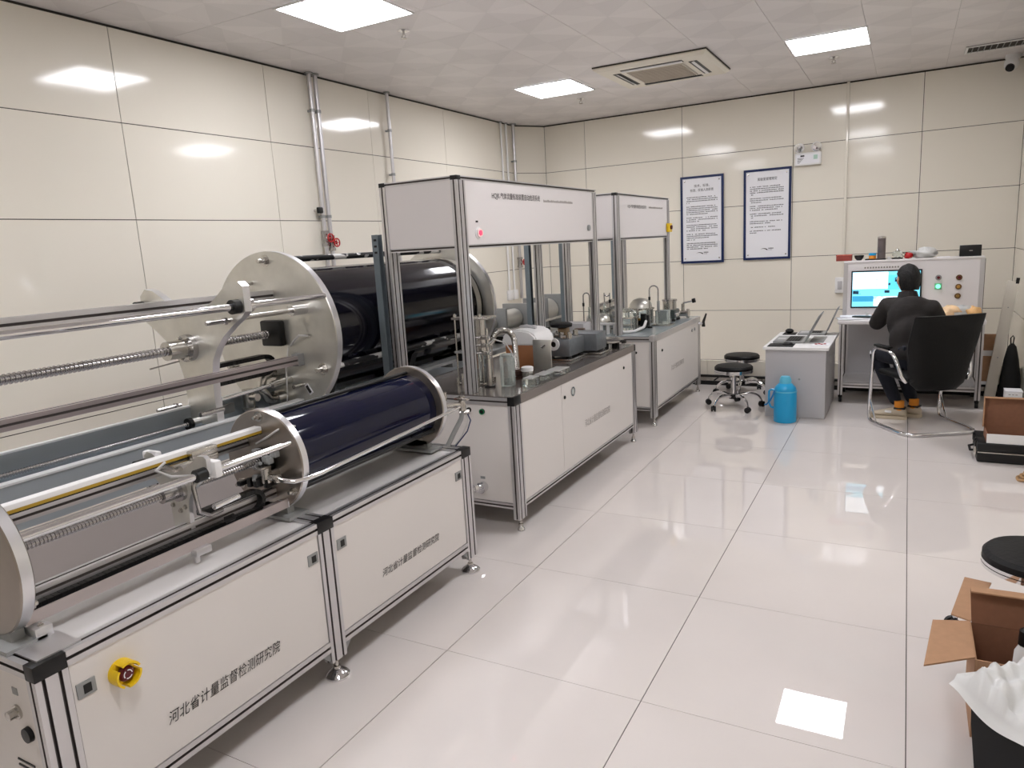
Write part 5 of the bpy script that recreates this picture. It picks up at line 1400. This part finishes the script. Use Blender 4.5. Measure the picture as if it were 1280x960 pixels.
solo(MB().box(1.77, 1.87, 5.22, 5.36, ZT, ZT+0.003), 'paper_sheet', MT['paper'], 'white paper sheet on the console shelf left of the black box', 'paper')
t = thing('black_box', 'small black box standing at the right end of the console shelf', 'box', (2.02, 5.3, ZT))
MB().rbox(1.94, 2.10, 5.27, 5.33, ZT, ZT+0.095, 0.004).build('box', MT['black'], t)
MB().box(2.01, 2.035, 5.2692, 5.27, ZT+0.045, ZT+0.051).build('label_mark', MT['faint_ink'], t)
# things on the console table
ZK = 0.7505
t = thing('paper_stack', 'stack of white papers on the left of the console table', 'papers', (1.12, 5.0, ZK))
for i, (dx, dy, a) in enumerate(((0, 0, 0.0), (-0.04, -0.02, 0.25), (0.05, 0.03, -0.15), (-0.02, 0.06, 0.1))):
    MB().obox((1.175+dx, 4.99+dy, ZK+0.0025+i*0.0042), (Vector((math.cos(a), math.sin(a), 0)), Vector((-math.sin(a), math.cos(a), 0)), Vector((0, 0, 1))), (0.26, 0.19, 0.0035)).build('sheet', MT['paper'], t)
t = thing('mobile_phone', 'black mobile phone lying on the white papers', 'phone', (1.24, 4.95, ZK+0.018))
MB().obox((1.21, 4.97, ZK+0.0225), (Vector((0.97, -0.22, 0)), Vector((0.22, 0.97, 0)), Vector((0, 0, 1))), (0.15, 0.075, 0.008), 0.002).build('phone', MT['black'], t)
solo(MB().cyl((1.245, 5.09, ZK), (1.245, 5.09, ZK+0.045), 0.012, 14), 'glue_bottle', MT['frosted'], 'small pale bottle on the console table behind the phone', 'bottle')
t = thing('plastic_bag', 'orange and white plastic bag on the right of the console table', 'bag', (1.97, 5.03, ZK))
crumpled((1.89, 5.05, ZK+0.05), (0.085, 0.06, 0.045), 8, 0.34).build('orange_part', mat('pale_orange_bag', (240, 204, 160), 0.4, noise=0.15, nscale=14), t, sharp=180)
crumpled((1.97, 5.06, ZK+0.05), (0.10, 0.055, 0.05), 9, 0.36).build('white_part', MT['bag'], t, sharp=180)
crumpled((2.05, 5.04, ZK+0.045), (0.06, 0.05, 0.045), 10, 0.34).build('orange_part', mat('orange_bag', (238, 190, 130), 0.4, noise=0.15, nscale=14), t, sharp=180)

# ================================================================ OFFICE CHAIR (cantilever)
CR = math.atan2(0.51, 0.86)
CC = (1.69, 4.145, 0)
t = thing('office_chair', 'black leather office chair on a chrome cantilever frame, occupied by the man', 'chair', CC, None, CR, True)
for s in (-1, 1):
    m = MB()
    p = [(0, -0.285, 0.014), (s*0.16, -0.285, 0.014), (s*0.225, -0.27, 0.014), (s*0.262, -0.225, 0.014), (s*0.275, -0.15, 0.014), (s*0.285, 0.05, 0.014), (s*0.288, 0.19, 0.016), (s*0.289, 0.225, 0.03), (s*0.29, 0.238, 0.07), (s*0.29, 0.215, 0.35), (s*0.29, 0.20, 0.57), (s*0.29, 0.185, 0.605), (s*0.29, 0.15, 0.622), (s*0.29, -0.02, 0.618), (s*0.288, -0.07, 0.598), (s*0.28, -0.105, 0.55), (s*0.262, -0.15, 0.44), (s*0.235, -0.16, 0.40), (s*0.20, -0.10, 0.388), (s*0.15, 0.15, 0.392)]
    q = []
    for i in range(len(p)-1):      # smooth the bends
        a, b = Vector(p[i]), Vector(p[i+1]); q += [a, a.lerp(b, 0.5)]
    q.append(Vector(p[-1]))
    m.tube(q, 0.0135, 12)
    fr = m.build('side_frame', MT['chrome'], t)
    MB().tube([(s*0.289, 0.222, 0.20), (s*0.287, 0.17, 0.09), (s*0.286, 0.125, 0.016)], 0.006, 8).build('brace', MT['chrome'], fr)
    MB().rbox(s*0.29-0.024, s*0.29+0.024, -0.03, 0.165, 0.634, 0.652, 0.008).build('arm_pad', MT['leather'], t)
MB().rbox(-0.225, 0.225, -0.20, 0.25, 0.394, 0.438, 0.02, 3).build('seat', MT['leather'], t)
rings = []
for i in range(13):
    u = i/12
    z = 0.33+u*0.57
    w = (0.205+0.055*min(1, u*1.6)) if i > 1 else (0.15+0.05*i)
    yc = -0.205-0.115*u**1.4+0.02*math.sin(u*PI)
    th = 0.032 if 0 < i < 12 else 0.018
    ring_ = []
    for k in range(24):
        a = 2*PI*k/24
        cx_, sy_ = math.cos(a), math.sin(a)
        ex = abs(cx_)**0.35*(1 if cx_ > 0 else -1); ey_ = abs(sy_)**0.7*(1 if sy_ > 0 else -1)
        bow = 0.035*(ex*ex)
        ring_.append((w*ex, yc+th*ey_+bow, z))
    rings.append(ring_)
MB().loft(rings).build('backrest', MT['leather'], t, sharp=70)

# ================================================================ THE MAN
def skin(verts, edges, radii, sub=2):
    me = bpy.data.meshes.new('skin_tmp')
    me.from_pydata([Vector(v) for v in verts], edges, [])
    o = bpy.data.objects.new('skin_tmp', me); COL.objects.link(o)
    md = o.modifiers.new('s', 'SKIN')
    md.use_smooth_shade = True
    for i, r in enumerate(radii):
        sv = me.skin_vertices[0].data[i]
        sv.radius = (r, r) if not isinstance(r, tuple) else r
        sv.use_root = (i == 0)
    sb = o.modifiers.new('u', 'SUBSURF'); sb.levels = sub; sb.render_levels = sub
    bpy.context.view_layer.update()
    dg = bpy.context.evaluated_depsgraph_get()
    r = bpy.data.meshes.new_from_object(o.evaluated_get(dg))
    bpy.data.objects.remove(o)
    m = MB(); m.bm.from_mesh(r); bpy.data.meshes.remove(r)
    return m

def remesh(mb, name, material, parent, voxel, smooth=2):
    o = mb.build(name, material, parent)
    md = o.modifiers.new('r', 'REMESH'); md.mode = 'VOXEL'; md.voxel_size = voxel; md.use_smooth_shade = True
    sm = o.modifiers.new('sm', 'SMOOTH'); sm.iterations = smooth; sm.factor = 0.5
    bpy.context.view_layer.update()
    dg = bpy.context.evaluated_depsgraph_get()
    me = bpy.data.meshes.new_from_object(o.evaluated_get(dg))
    o.modifiers.clear(); o.data = me; me.name = name
    if not me.materials: me.materials.append(material)
    return o

PZ = (1.63, 4.28, 0)
man = thing('person', 'man in charcoal jacket and dark trousers seated at the console, seen from behind', 'person', PZ)
J = dict(pelvis=(1.635, 4.275, 0.545), waist=(1.625, 4.32, 0.66), chest=(1.595, 4.41, 0.80), upper=(1.572, 4.475, 0.92), neck=(1.562, 4.515, 0.995), head=(1.558, 4.545, 1.06),
         sl=(1.425, 4.525, 0.905), el=(1.330, 4.60, 0.735), wl=(1.345, 4.83, 0.814),
         sr=(1.735, 4.425, 0.905), er=(1.80, 4.60, 0.735), wr=(1.66, 4.82, 0.814),
         hl=(1.555, 4.255, 0.535), kl=(1.345, 4.60, 0.505), al=(1.525, 4.375, 0.105),
         hr=(1.70, 4.34, 0.535), kr=(1.50, 4.69, 0.505), ar=(1.635, 4.475, 0.105))
def chain_skin(names, radii, extra=1.0): return [J[n] for n in names], radii
def body_skin(r):
    names = list(r.keys()); idx = {n: i for i, n in enumerate(names)}
    E_ = [('pelvis', 'waist'), ('waist', 'chest'), ('chest', 'upper'), ('upper', 'neck'), ('neck', 'head'), ('upper', 'sl'), ('sl', 'el'), ('el', 'wl'), ('upper', 'sr'), ('sr', 'er'), ('er', 'wr'),
          ('pelvis', 'hl'), ('hl', 'kl'), ('kl', 'al'), ('pelvis', 'hr'), ('hr', 'kr'), ('kr', 'ar')]
    ed = [(idx[a], idx[b]) for a, b in E_ if a in idx and b in idx]
    return skin([J[n] for n in names], ed, [r[n] for n in names])
bodyr = dict(pelvis=0.12, waist=0.115, chest=0.125, upper=0.10, neck=0.052, head=0.05, sl=0.062, el=0.042, wl=0.028, sr=0.062, er=0.042, wr=0.028, hl=0.085, kl=0.058, al=0.036, hr=0.085, kr=0.058, ar=0.036)
bd_ = body_skin(bodyr)
# head: lofted ellipsoid with a jaw, nose, ears, looking to the screen
HF = Vector((-0.36, 0.92, -0.10)).normalized(); HR = HF.cross(Vector((0, 0, 1))).normalized(); HU = HR.cross(HF).normalized()
HC_ = Vector((1.558, 4.558, 1.118))
def hp(x, y, z): return HC_+HR*x+HF*y+HU*z
rings = []
for i in range(15):
    tt = i/14; z = -0.118+0.232*tt
    prof_w = math.sqrt(max(0.02, 1-((tt-0.56)/0.58)**2)) if z < 0.012 else math.sqrt(max(0.02, 1-((z-0.012)/0.106)**2))
    w = 0.076*prof_w*(0.80+0.2*min(1, tt*2.2)); d = 0.097*prof_w
    yo = 0.012 if tt < 0.4 else 0.0
    rings.append([hp(w*math.cos(2*PI*k/24), d*math.sin(2*PI*k/24)+yo, z) for k in range(24)])
bd_.loft(rings)
bd_.loft([[hp(x*s, 0.088+y, z) for x, z in ((-1, -0.03), (1, -0.03), (0.6, 0.025), (-0.6, 0.025))] for s, y in ((0.016, 0), (0.010, 0.024))])    # nose
bd_.obox(hp(0, 0.094, -0.062), (HR, HF, HU), (0.05, 0.016, 0.012))                         # lips
for s in (-1, 1):
    bd_.merge(MB().sphere((0, 0, 0), 1, 12), Matrix.Translation(hp(s*0.079, -0.006, -0.008)) @ Matrix((HR, HF, HU)).transposed().to_4x4() @ Matrix.Diagonal((0.010, 0.020, 0.032, 1)))
    bd_.merge(MB().sphere((0, 0, 0), 1, 10), Matrix.Translation(hp(s*0.03, 0.088, 0.018)) @ Matrix.Diagonal((0.013, 0.013, 0.010, 1)))
# hands with five fingers resting on the table
def hand(w, d, side):
    w = Vector(w); d = Vector(d).normalized(); sd = Vector((d.y, -d.x, 0))*side
    up = Vector((0, 0, 1))
    palm = w+d*0.075-up*0.006
    vs = [w-d*0.06, w, w+d*0.035, palm]; ed = [(0, 1), (1, 2), (2, 3)]; rd = [0.030, 0.027, 0.031, 0.030]
    m = skin(vs, ed, rd, 2)
    for k, (o_, L) in enumerate(((-0.028, 0.062), (-0.010, 0.075), (0.010, 0.070), (0.027, 0.055))):
        b = w+d*0.075+sd*o_-up*0.004
        m.merge(skin([b, b+d*0.026+up*0.004, b+d*(0.026+L*0.45)-up*0.004, b+d*(0.02+L)-up*0.018], [(0, 1), (1, 2), (2, 3)], [0.0105, 0.0095, 0.0088, 0.0075], 1))
    b = w+d*0.03-sd*0.022
    m.merge(skin([b, b+d*0.022-sd*0.022-up*0.006, b+d*0.05-sd*0.030-up*0.012], [(0, 1), (1, 2)], [0.013, 0.011, 0.0085], 1))
    return m
bd_.merge(hand(J['wl'], (0.03, 0.95, -0.17), 1)); bd_.merge(hand(J['wr'], (-0.15, 0.95, -0.17), -1))
remesh(bd_, 'body', MT['skin'], man, 0.0052, 2)
# jacket, collar, trousers
jr = dict(pelvis=0.128, waist=0.14, chest=0.150, upper=0.125, sl=0.094, el=0.066, wl=0.046, sr=0.094, er=0.066, wr=0.046)
jk = body_skin(jr)
E3 = Matrix((Vector((0.86, 0.36, 0)).normalized(), Vector((-0.36, 0.86, 0)).normalized(), Vector((0, 0, 1)))).transposed().to_4x4()
for c, s in (((1.595, 4.415, 0.80), (0.190, 0.125, 0.20)), ((1.615, 4.34, 0.66), (0.185, 0.135, 0.20)), ((1.578, 4.475, 0.895), (0.175, 0.085, 0.10)), ((1.64, 4.285, 0.56), (0.185, 0.145, 0.11))):
    jk.merge(MB().sphere((0, 0, 0), 1, 22), Matrix.Translation(c) @ E3 @ Matrix.Diagonal((s[0], s[1], s[2], 1)))
jo = remesh(jk, 'jacket', MT['jacket'], man, 0.011, 22)
MB().lathe((1.562, 4.500, 0.955), (-0.05, 0.22, 1), [(0.092, -0.01), (0.076, 0.025), (0.066, 0.068), (0.061, 0.068), (0.062, 0.02)], 28).build('collar', MT['jacket'], man)
tr_ = body_skin(dict(pelvis=0.105, hl=0.092, kl=0.076, al=0.050, hr=0.092, kr=0.076, ar=0.050))
remesh(tr_, 'trousers', MT['trousers'], man, 0.010, 16)
m = MB(); m.prism([(1.3008, 4.545, 0.505), (1.3062, 4.535, 0.535), (1.318, 4.515, 0.508)], (-0.004, -0.004, 0.001)); m.build('white_patch', MT['paper'], man)
# hair and glasses
hr_ = MB(); rings = []
for i in range(17):
    u = i/16; z = -0.088+0.216*u
    tt = min(1.0, max(0.0, (z+0.118)/0.232))
    pw = math.sqrt(max(0.004, 1-(max(0.0, z-0.012)/0.1165)**2)) if z > 0.012 else 1.0
    nape = min(1.0, 0.80+0.2*(z+0.088)/0.07)
    w, d = 0.0855*pw*nape, 0.1085*pw*nape
    rg = []
    for k in range(36):
        a = 2*PI*k/36
        x, y = w*math.cos(a), d*math.sin(a)
        lim = 0.2 if z > 0.055 else (-0.034 if z < 0.02 else -0.034+(z-0.02)*2.6)
        rg.append(hp(x, min(y, lim), z))
    rings.append(rg)
hr_.loft(rings)
hr_.build('hair', MT['hair'], man, sharp=60)
g = MB()
for s in (-1, 1):
    g.tube([hp(s*0.083, -0.012, 0.008), hp(s*0.082, 0.05, 0.018), hp(s*0.062, 0.103, 0.018)], 0.003, 6)
    g.tube([hp(s*0.033+0.026*math.cos(a), 0.106, 0.012+0.019*math.sin(a)) for a in [2*PI*i/14 for i in range(15)]], 0.0022, 6)
g.tube([hp(-0.008, 0.108, 0.016), hp(0.008, 0.108, 0.016)], 0.0022, 6)
g.build('glasses', MT['black'], man)
for sx in (-1, 1):
    MB().sphere(hp(sx*0.03, 0.0955, 0.014), 0.0075, 10, (1, 0.7, 0.7)).build('eye', MT['black'], man)
    MB().tube([hp(sx*0.016, 0.096, 0.036), hp(sx*0.032, 0.094, 0.041), hp(sx*0.048, 0.082, 0.036)], 0.0035, 6).build('eyebrow', MT['hair'], man)
# socks and shoes
def shoe(ank, d, label=None):
    a = Vector(ank); d = Vector(d).normalized(); sd = Vector((-d.y, d.x, 0)); h0 = Vector((a.x, a.y, 0))-d*0.055
    m = MB(); rings = []
    for i, (t_, w, h) in enumerate(((0.0, 0.024, 0.070), (0.015, 0.038, 0.092), (0.06, 0.041, 0.098), (0.11, 0.041, 0.092), (0.16, 0.046, 0.074), (0.21, 0.047, 0.060), (0.25, 0.037, 0.048), (0.268, 0.018, 0.036))):
        c = h0+d*t_
        rings.append([c+sd*(w*math.cos(2*PI*k/16))+Vector((0, 0, max(0.022, 0.022+(h-0.022)*(0.5+0.5*math.sin(2*PI*k/16))))) for k in range(16)])
    m.loft(rings)
    up = m.build('shoe', MT['shoe'], man, sharp=70)
    so = MB(); ol = []
    for t_, w in ((-0.003, 0.024), (0.012, 0.039), (0.06, 0.042), (0.11, 0.041), (0.16, 0.047), (0.21, 0.048), (0.25, 0.039), (0.272, 0.02)): ol.append((t_, w))
    pts = [h0+d*t_+sd*w for t_, w in ol]+[h0+d*t_-sd*w for t_, w in ol[::-1]]
    so.prism([Vector((p.x, p.y, 0.001)) for p in pts], (0, 0, 0.026)).build('sole', mat('cream_sole', (206, 192, 168), 0.7), up)
    st_ = MB().obox(h0+d*0.13+Vector((0, 0, 0.062)), (d, sd, Vector((0, 0, 1))), (0.05, 0.087, 0.020), 0.005).build('side_stripe', MT['white'], up)
    MB().obox(h0+d*0.05+Vector((0, 0, 0.092)), (d, sd, Vector((0, 0, 1))), (0.085, 0.080, 0.014), 0.006).build('heel_tab', MT['black'], up)
    MB().cyl((a.x, a.y, 0.065), (a.x, a.y, 0.15), 0.037, 18).build('sock', MT['orange'], man)
shoe((1.535, 4.365, 0.1), (-1, 0.10, 0)); shoe((1.640, 4.468, 0.1), (-0.92, 0.38, 0))

# ================================================================ RIGHT HAND CORNER
t = thing('white_board', 'long white plank leaning in the right back corner of the room', 'plank', (2.24, 5.36, 0))
d = Vector((0.115, 0.0, 1.02)); L = d.length; d.normalize()
a = Vector((d.z, 0, -d.x))
MB().obox(Vector((2.235, 5.365, 0.008))+d*(L/2+0.0)+Vector((0, 0, 0.0)), (a, Vector((0, 1, 0)), d), (0.085, 0.03, L), 0.003).build('board', mat('off_white_board', (218, 212, 200), 0.4), t)
MB().obox(Vector((2.235, 5.365, 0.008))+d*(L+0.006)+a*0.03, (a, Vector((0, 1, 0)), d), (0.025, 0.034, 0.05), 0.003).build('black_clip', MT['black'], t)
for k in (0.35, 0.78): MB().cyl(Vector((2.235, 5.349, 0.008))+d*(L*k), Vector((2.235, 5.346, 0.008))+d*(L*k), 0.005, 8).build('screw_hole', MT['grey_metal'], t)
t = thing('flat_carton', 'flat brown carton with a white tape band behind the leaning white plank', 'carton', (2.22, 5.44, 0.105))
MB().box(2.10, 2.30, 5.428, 5.452, 0.1045, 0.56).build('carton', MT['brown'], t)
MB().box(2.099, 2.301, 5.4265, 5.4278, 0.365, 0.415).build('tape_band', MT['white'], t)
MB().box(2.099, 2.301, 5.4265, 5.4278, 0.105, 0.135).build('tape_band', MT['white'], t)
t = thing('black_bag', 'limp black bag slumped in the right back corner behind the white plank', 'bag', (2.37, 5.36, 0))
m = MB(); rg = []
for i, (z, w, dd) in enumerate(((0.001, 0.075, 0.05), (0.06, 0.082, 0.055), (0.2, 0.07, 0.045), (0.35, 0.055, 0.035), (0.46, 0.035, 0.022), (0.49, 0.012, 0.012))):
    rg.append([(2.375+w*math.cos(2*PI*k/14)*(1+0.1*math.sin(3*k+i)), 5.355+dd*math.sin(2*PI*k/14)*(1+0.1*math.cos(2*k+i)), z) for k in range(14)])
m.loft(rg); m.build('bag', MT['rubber'], t, sharp=80)
MB().tube([(2.365, 5.35, 0.48), (2.36, 5.345, 0.54), (2.375, 5.345, 0.56), (2.385, 5.35, 0.54), (2.38, 5.355, 0.48)], 0.005, 8).build('strap', MT['black'], t)
t = thing('white_box', 'small white carton behind the open brown box near the right wall', 'box', (2.31, 4.5, 0))
MB().rbox(2.255, 2.365, 4.46, 4.58, 0.001, 0.236, 0.003).build('box', MT['white'], t)
MB().rbox(2.253, 2.367, 4.458, 4.582, 0.2365, 0.247, 0.002).build('lid', MT['paper'], t)
m = MB()
for k in range(3): m.box(2.275+0.022*k, 2.29+0.022*k, 4.457, 4.4578, 0.215, 0.221)
m.build('small_print', MT['faint_ink'], t)

# black hard case, with a white box and an open brown box lid on top
t = thing('hard_case', 'black ribbed hard case with steel latches lying on the floor at the right', 'case', (2.22, 3.42, 0))
MB().rbox(1.995, 2.44, 3.27, 3.62, 0.002, 0.066, 0.012).build('lower_shell', MT['black'], t)
MB().rbox(1.995, 2.44, 3.27, 3.62, 0.074, 0.130, 0.012).build('upper_shell', MT['black'], t)
MB().box(1.999, 2.436, 3.266, 3.616, 0.0665, 0.0735).build('metal_seam', MT['steel'], t)
for y in (3.33, 3.40, 3.47, 3.54): MB().rbox(1.988, 1.998, y, y+0.028, 0.078, 0.128, 0.003).build('rib', MT['black'], t)
m = MB(); m.rbox(1.978, 1.9945, 3.29, 3.33, 0.04, 0.10, 0.004); m.build('latch', MT['steel'], t)
MB().tube([(1.99, 3.36, 0.06), (1.965, 3.37, 0.055), (1.965, 3.48, 0.055), (1.99, 3.49, 0.06)], 0.008, 8).build('handle', MT['rubber'], t)
t = thing('open_box', 'shallow white fronted box with its brown lid raised, lying on the black hard case', 'box', (2.25, 3.45, 0.131))
MB().box(2.045, 2.44, 3.285, 3.29, 0.131, 0.192).build('front_wall', MT['white'], t)
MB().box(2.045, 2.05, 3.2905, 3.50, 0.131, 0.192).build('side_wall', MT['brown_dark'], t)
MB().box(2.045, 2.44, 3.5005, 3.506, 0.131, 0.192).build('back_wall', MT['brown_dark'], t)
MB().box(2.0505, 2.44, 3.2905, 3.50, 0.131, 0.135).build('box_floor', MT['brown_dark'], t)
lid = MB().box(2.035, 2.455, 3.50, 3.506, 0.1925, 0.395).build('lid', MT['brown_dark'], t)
m = MB(); m.box(2.035, 2.041, 3.47, 3.4998, 0.1925, 0.395); m.box(2.0412, 2.455, 3.47, 3.4998, 0.389, 0.395)
m.build('lid_rim', MT['brown'], lid)
t = thing('rope_bundle', 'small beige bundle of rope on the floor near the black hard case', 'rope', (2.23, 2.95, 0))
m = MB()
for k in range(4):
    c = Vector((2.225+0.012*k, 2.95+0.01*k, 0.012+0.013*k)); r = 0.042-0.006*k
    m.tube([c+Vector((r*math.cos(a), r*math.sin(a), 0.005*math.sin(3*a))) for a in [2*PI*i/18 for i in range(19)]], 0.009, 8)
m.build('coil', mat('beige_rope', (176, 140, 100), 0.9, noise=0.2, nscale=80), t)

# open cardboard box
t = thing('cardboard_box', 'open brown cardboard box with spread flaps on the floor at the lower right', 'box', (1.95, 0.36, 0))
bx0, bx1, by0, by1, bh = 1.772, 2.19, 0.235, 0.475, 0.262
MB().box(bx0, bx0+0.005, by0, by1, 0.001, bh).build('side_wall', MT['brown'], t)
MB().box(bx1-0.005, bx1, by0, by1, 0.001, bh).build('side_wall', MT['brown'], t)
MB().box(bx0+0.0055, bx1-0.0055, by0, by0+0.005, 0.001, bh).build('front_wall', MT['brown'], t)
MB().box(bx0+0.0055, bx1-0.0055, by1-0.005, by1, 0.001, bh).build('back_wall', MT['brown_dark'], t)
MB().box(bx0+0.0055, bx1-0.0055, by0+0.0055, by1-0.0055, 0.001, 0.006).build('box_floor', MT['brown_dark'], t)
m = MB(); m.prism([(bx0, by0+0.005, bh+0.001), (bx0, by1-0.005, bh+0.001), (bx0-0.105, by1-0.03, bh-0.004), (bx0-0.135, by0-0.075, bh-0.012)], (0, 0, 0.005)); m.build('left_flap', MT['brown'], t)
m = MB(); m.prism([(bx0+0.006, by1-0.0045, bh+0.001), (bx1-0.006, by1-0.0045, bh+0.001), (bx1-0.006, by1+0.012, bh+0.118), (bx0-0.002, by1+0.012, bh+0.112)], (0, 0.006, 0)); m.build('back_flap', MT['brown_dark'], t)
m = MB(); m.prism([(bx0-0.002, by1+0.022, bh+0.112), (bx1-0.006, by1+0.022, bh+0.118), (bx1-0.006, by1-0.020, bh+0.119), (bx0-0.002, by1-0.020, bh+0.113)], (0, 0, 0.005)); m.build('folded_edge', MT['brown'], t)
m = MB(); m.prism([(bx0+0.004, by1+0.004, bh-0.002), (bx0-0.05, by1+0.035, bh-0.004), (bx0+0.005, by1+0.33, bh+0.005), (bx0+0.085, by1+0.30, bh+0.010)], (0, 0, 0.005)); m.build('outer_flap', MT['brown'], t)
t = thing('foam_block', 'white foam packing block behind the raised flap of the cardboard box', 'foam', (2.0, 0.70, 0))
MB().rbox(1.86, 2.30, 0.508, 0.545, 0.001, 0.335, 0.008).build('block', MT['white'], t)
MB().rbox(1.90, 2.00, 0.513, 0.54, 0.3355, 0.345, 0.004).build('insert', MT['grey_paint'], t)
t = thing('spray_bottle', 'white bottle with a black cap standing inside the cardboard box', 'bottle', (1.905, 0.37, 0.0065))
d = Vector((0.05, 0.03, 1)).normalized()
MB().lathe((1.90, 0.36, 0.010), d, [(0.025, 0), (0.028, 0.006), (0.028, 0.235), (0.018, 0.26)], 22).build('bottle', MT['white'], t)
MB().lathe(Vector((1.90, 0.36, 0.010))+d*0.2605, d, [(0.022, 0), (0.022, 0.045), (0.015, 0.052), (0.001, 0.053)], 20).build('cap', MT['black'], t)
MB().lathe(Vector((1.90, 0.36, 0.010))+d*0.05, d, [(0.0284, 0), (0.0286, 0.05), (0.0284, 0.051)], 22).build('pink_label', mat('pinkish_print', (212, 150, 150), 0.5), t)

# black bin with a white plastic bag over it
bu, bw = Vector((0.555, -0.832, 0)), Vector((0.832, 0.555, 0))
b0 = Vector((1.752, 0.075, 0))
t = thing('waste_bin', 'black bin at the lower right corner of the picture', 'bin', b0+bu*0.2+bw*0.14)
def quad(k, z, g=0.0): return [b0+bu*(0.0+k-g)+bw*(k-g)+Vector((0, 0, z)), b0+bu*(0.42-k+g)+bw*(k-g)+Vector((0, 0, z)), b0+bu*(0.42-k+g)+bw*(0.20-k+g)+Vector((0, 0, z)), b0+bu*(0.0+k-g)+bw*(0.20-k+g)+Vector((0, 0, z))]
m = MB(); m.loft([quad(0.015, 0.001), quad(0.004, 0.15), quad(0, 0.268), quad(0.008, 0.268), quad(0.012, 0.15), quad(0.02, 0.008)])
m.build('bin', mat('matt_black_bin', (9, 10, 12), 0.6, spec=0.3), t)
m = MB(); m.loft([quad(0, 0.256, 0.006), quad(0, 0.268, 0.006), quad(0.010, 0.268), quad(0.010, 0.256)])
m.build('rim', MT['black'], t)
t = thing('plastic_bag', 'crumpled white plastic bag with red print draped over the black bin', 'bag', b0+bu*0.2+bw*0.1+Vector((0, 0, 0.27)))
m = MB(); NX, NY = 56, 34; grid = []
rr = random.Random(21)
for j in range(NY+1):
    row = []
    for i in range(NX+1):
        u = -0.05+0.50*i/NX; w = -0.030+0.27*j/NY
        edge = max(0.0, (-w-0.008)/0.022)
        z = 0.288+0.026*math.sin(u*24+w*9)*math.cos(w*30)+0.016*abs(math.sin(u*43+14*w))+0.013*abs(math.sin(w*70+u*38))+rr.uniform(-0.004, 0.004)
        z += 0.03*math.sin(PI*min(1, max(0, (w)/0.24)))
        z = max(z, 0.2735)
        if w < -0.008: z = 0.272-0.05*edge*(0.6+0.4*math.sin(u*16))
        if u < -0.01: z = min(z, 0.285)-0.25*(-0.01-u)
        row.append(m.v(b0+bu*u+bw*w+Vector((0, 0, z))))
    grid.append(row)
for j in range(NY):
    for i in range(NX): m.face([grid[j][i], grid[j][i+1], grid[j+1][i+1], grid[j+1][i]])
bg = m.build('sheet', mat('white_carrier_bag', (232, 232, 230), 0.32, trans=0.12), t, sharp=180)
sd_ = bg.modifiers.new('thick', 'SOLIDIFY'); sd_.thickness = 0.0015
m = MB(); rr = random.Random(5)
for k in range(16):
    u, w = 0.10+rr.random()*0.14, 0.10+rr.random()*0.07
    z = 0.318+0.020*math.sin(u*21+w*9)*math.cos(w*26)+0.012*math.sin(u*47+2*w)
    m.obox(b0+bu*u+bw*w+Vector((0, 0, z)), (bu, bw, Vector((0, 0, 1))), (0.012+rr.random()*0.02, 0.010, 0.002))
m.build('red_print', mat('faded_red_print', (206, 110, 116), 0.5), t)
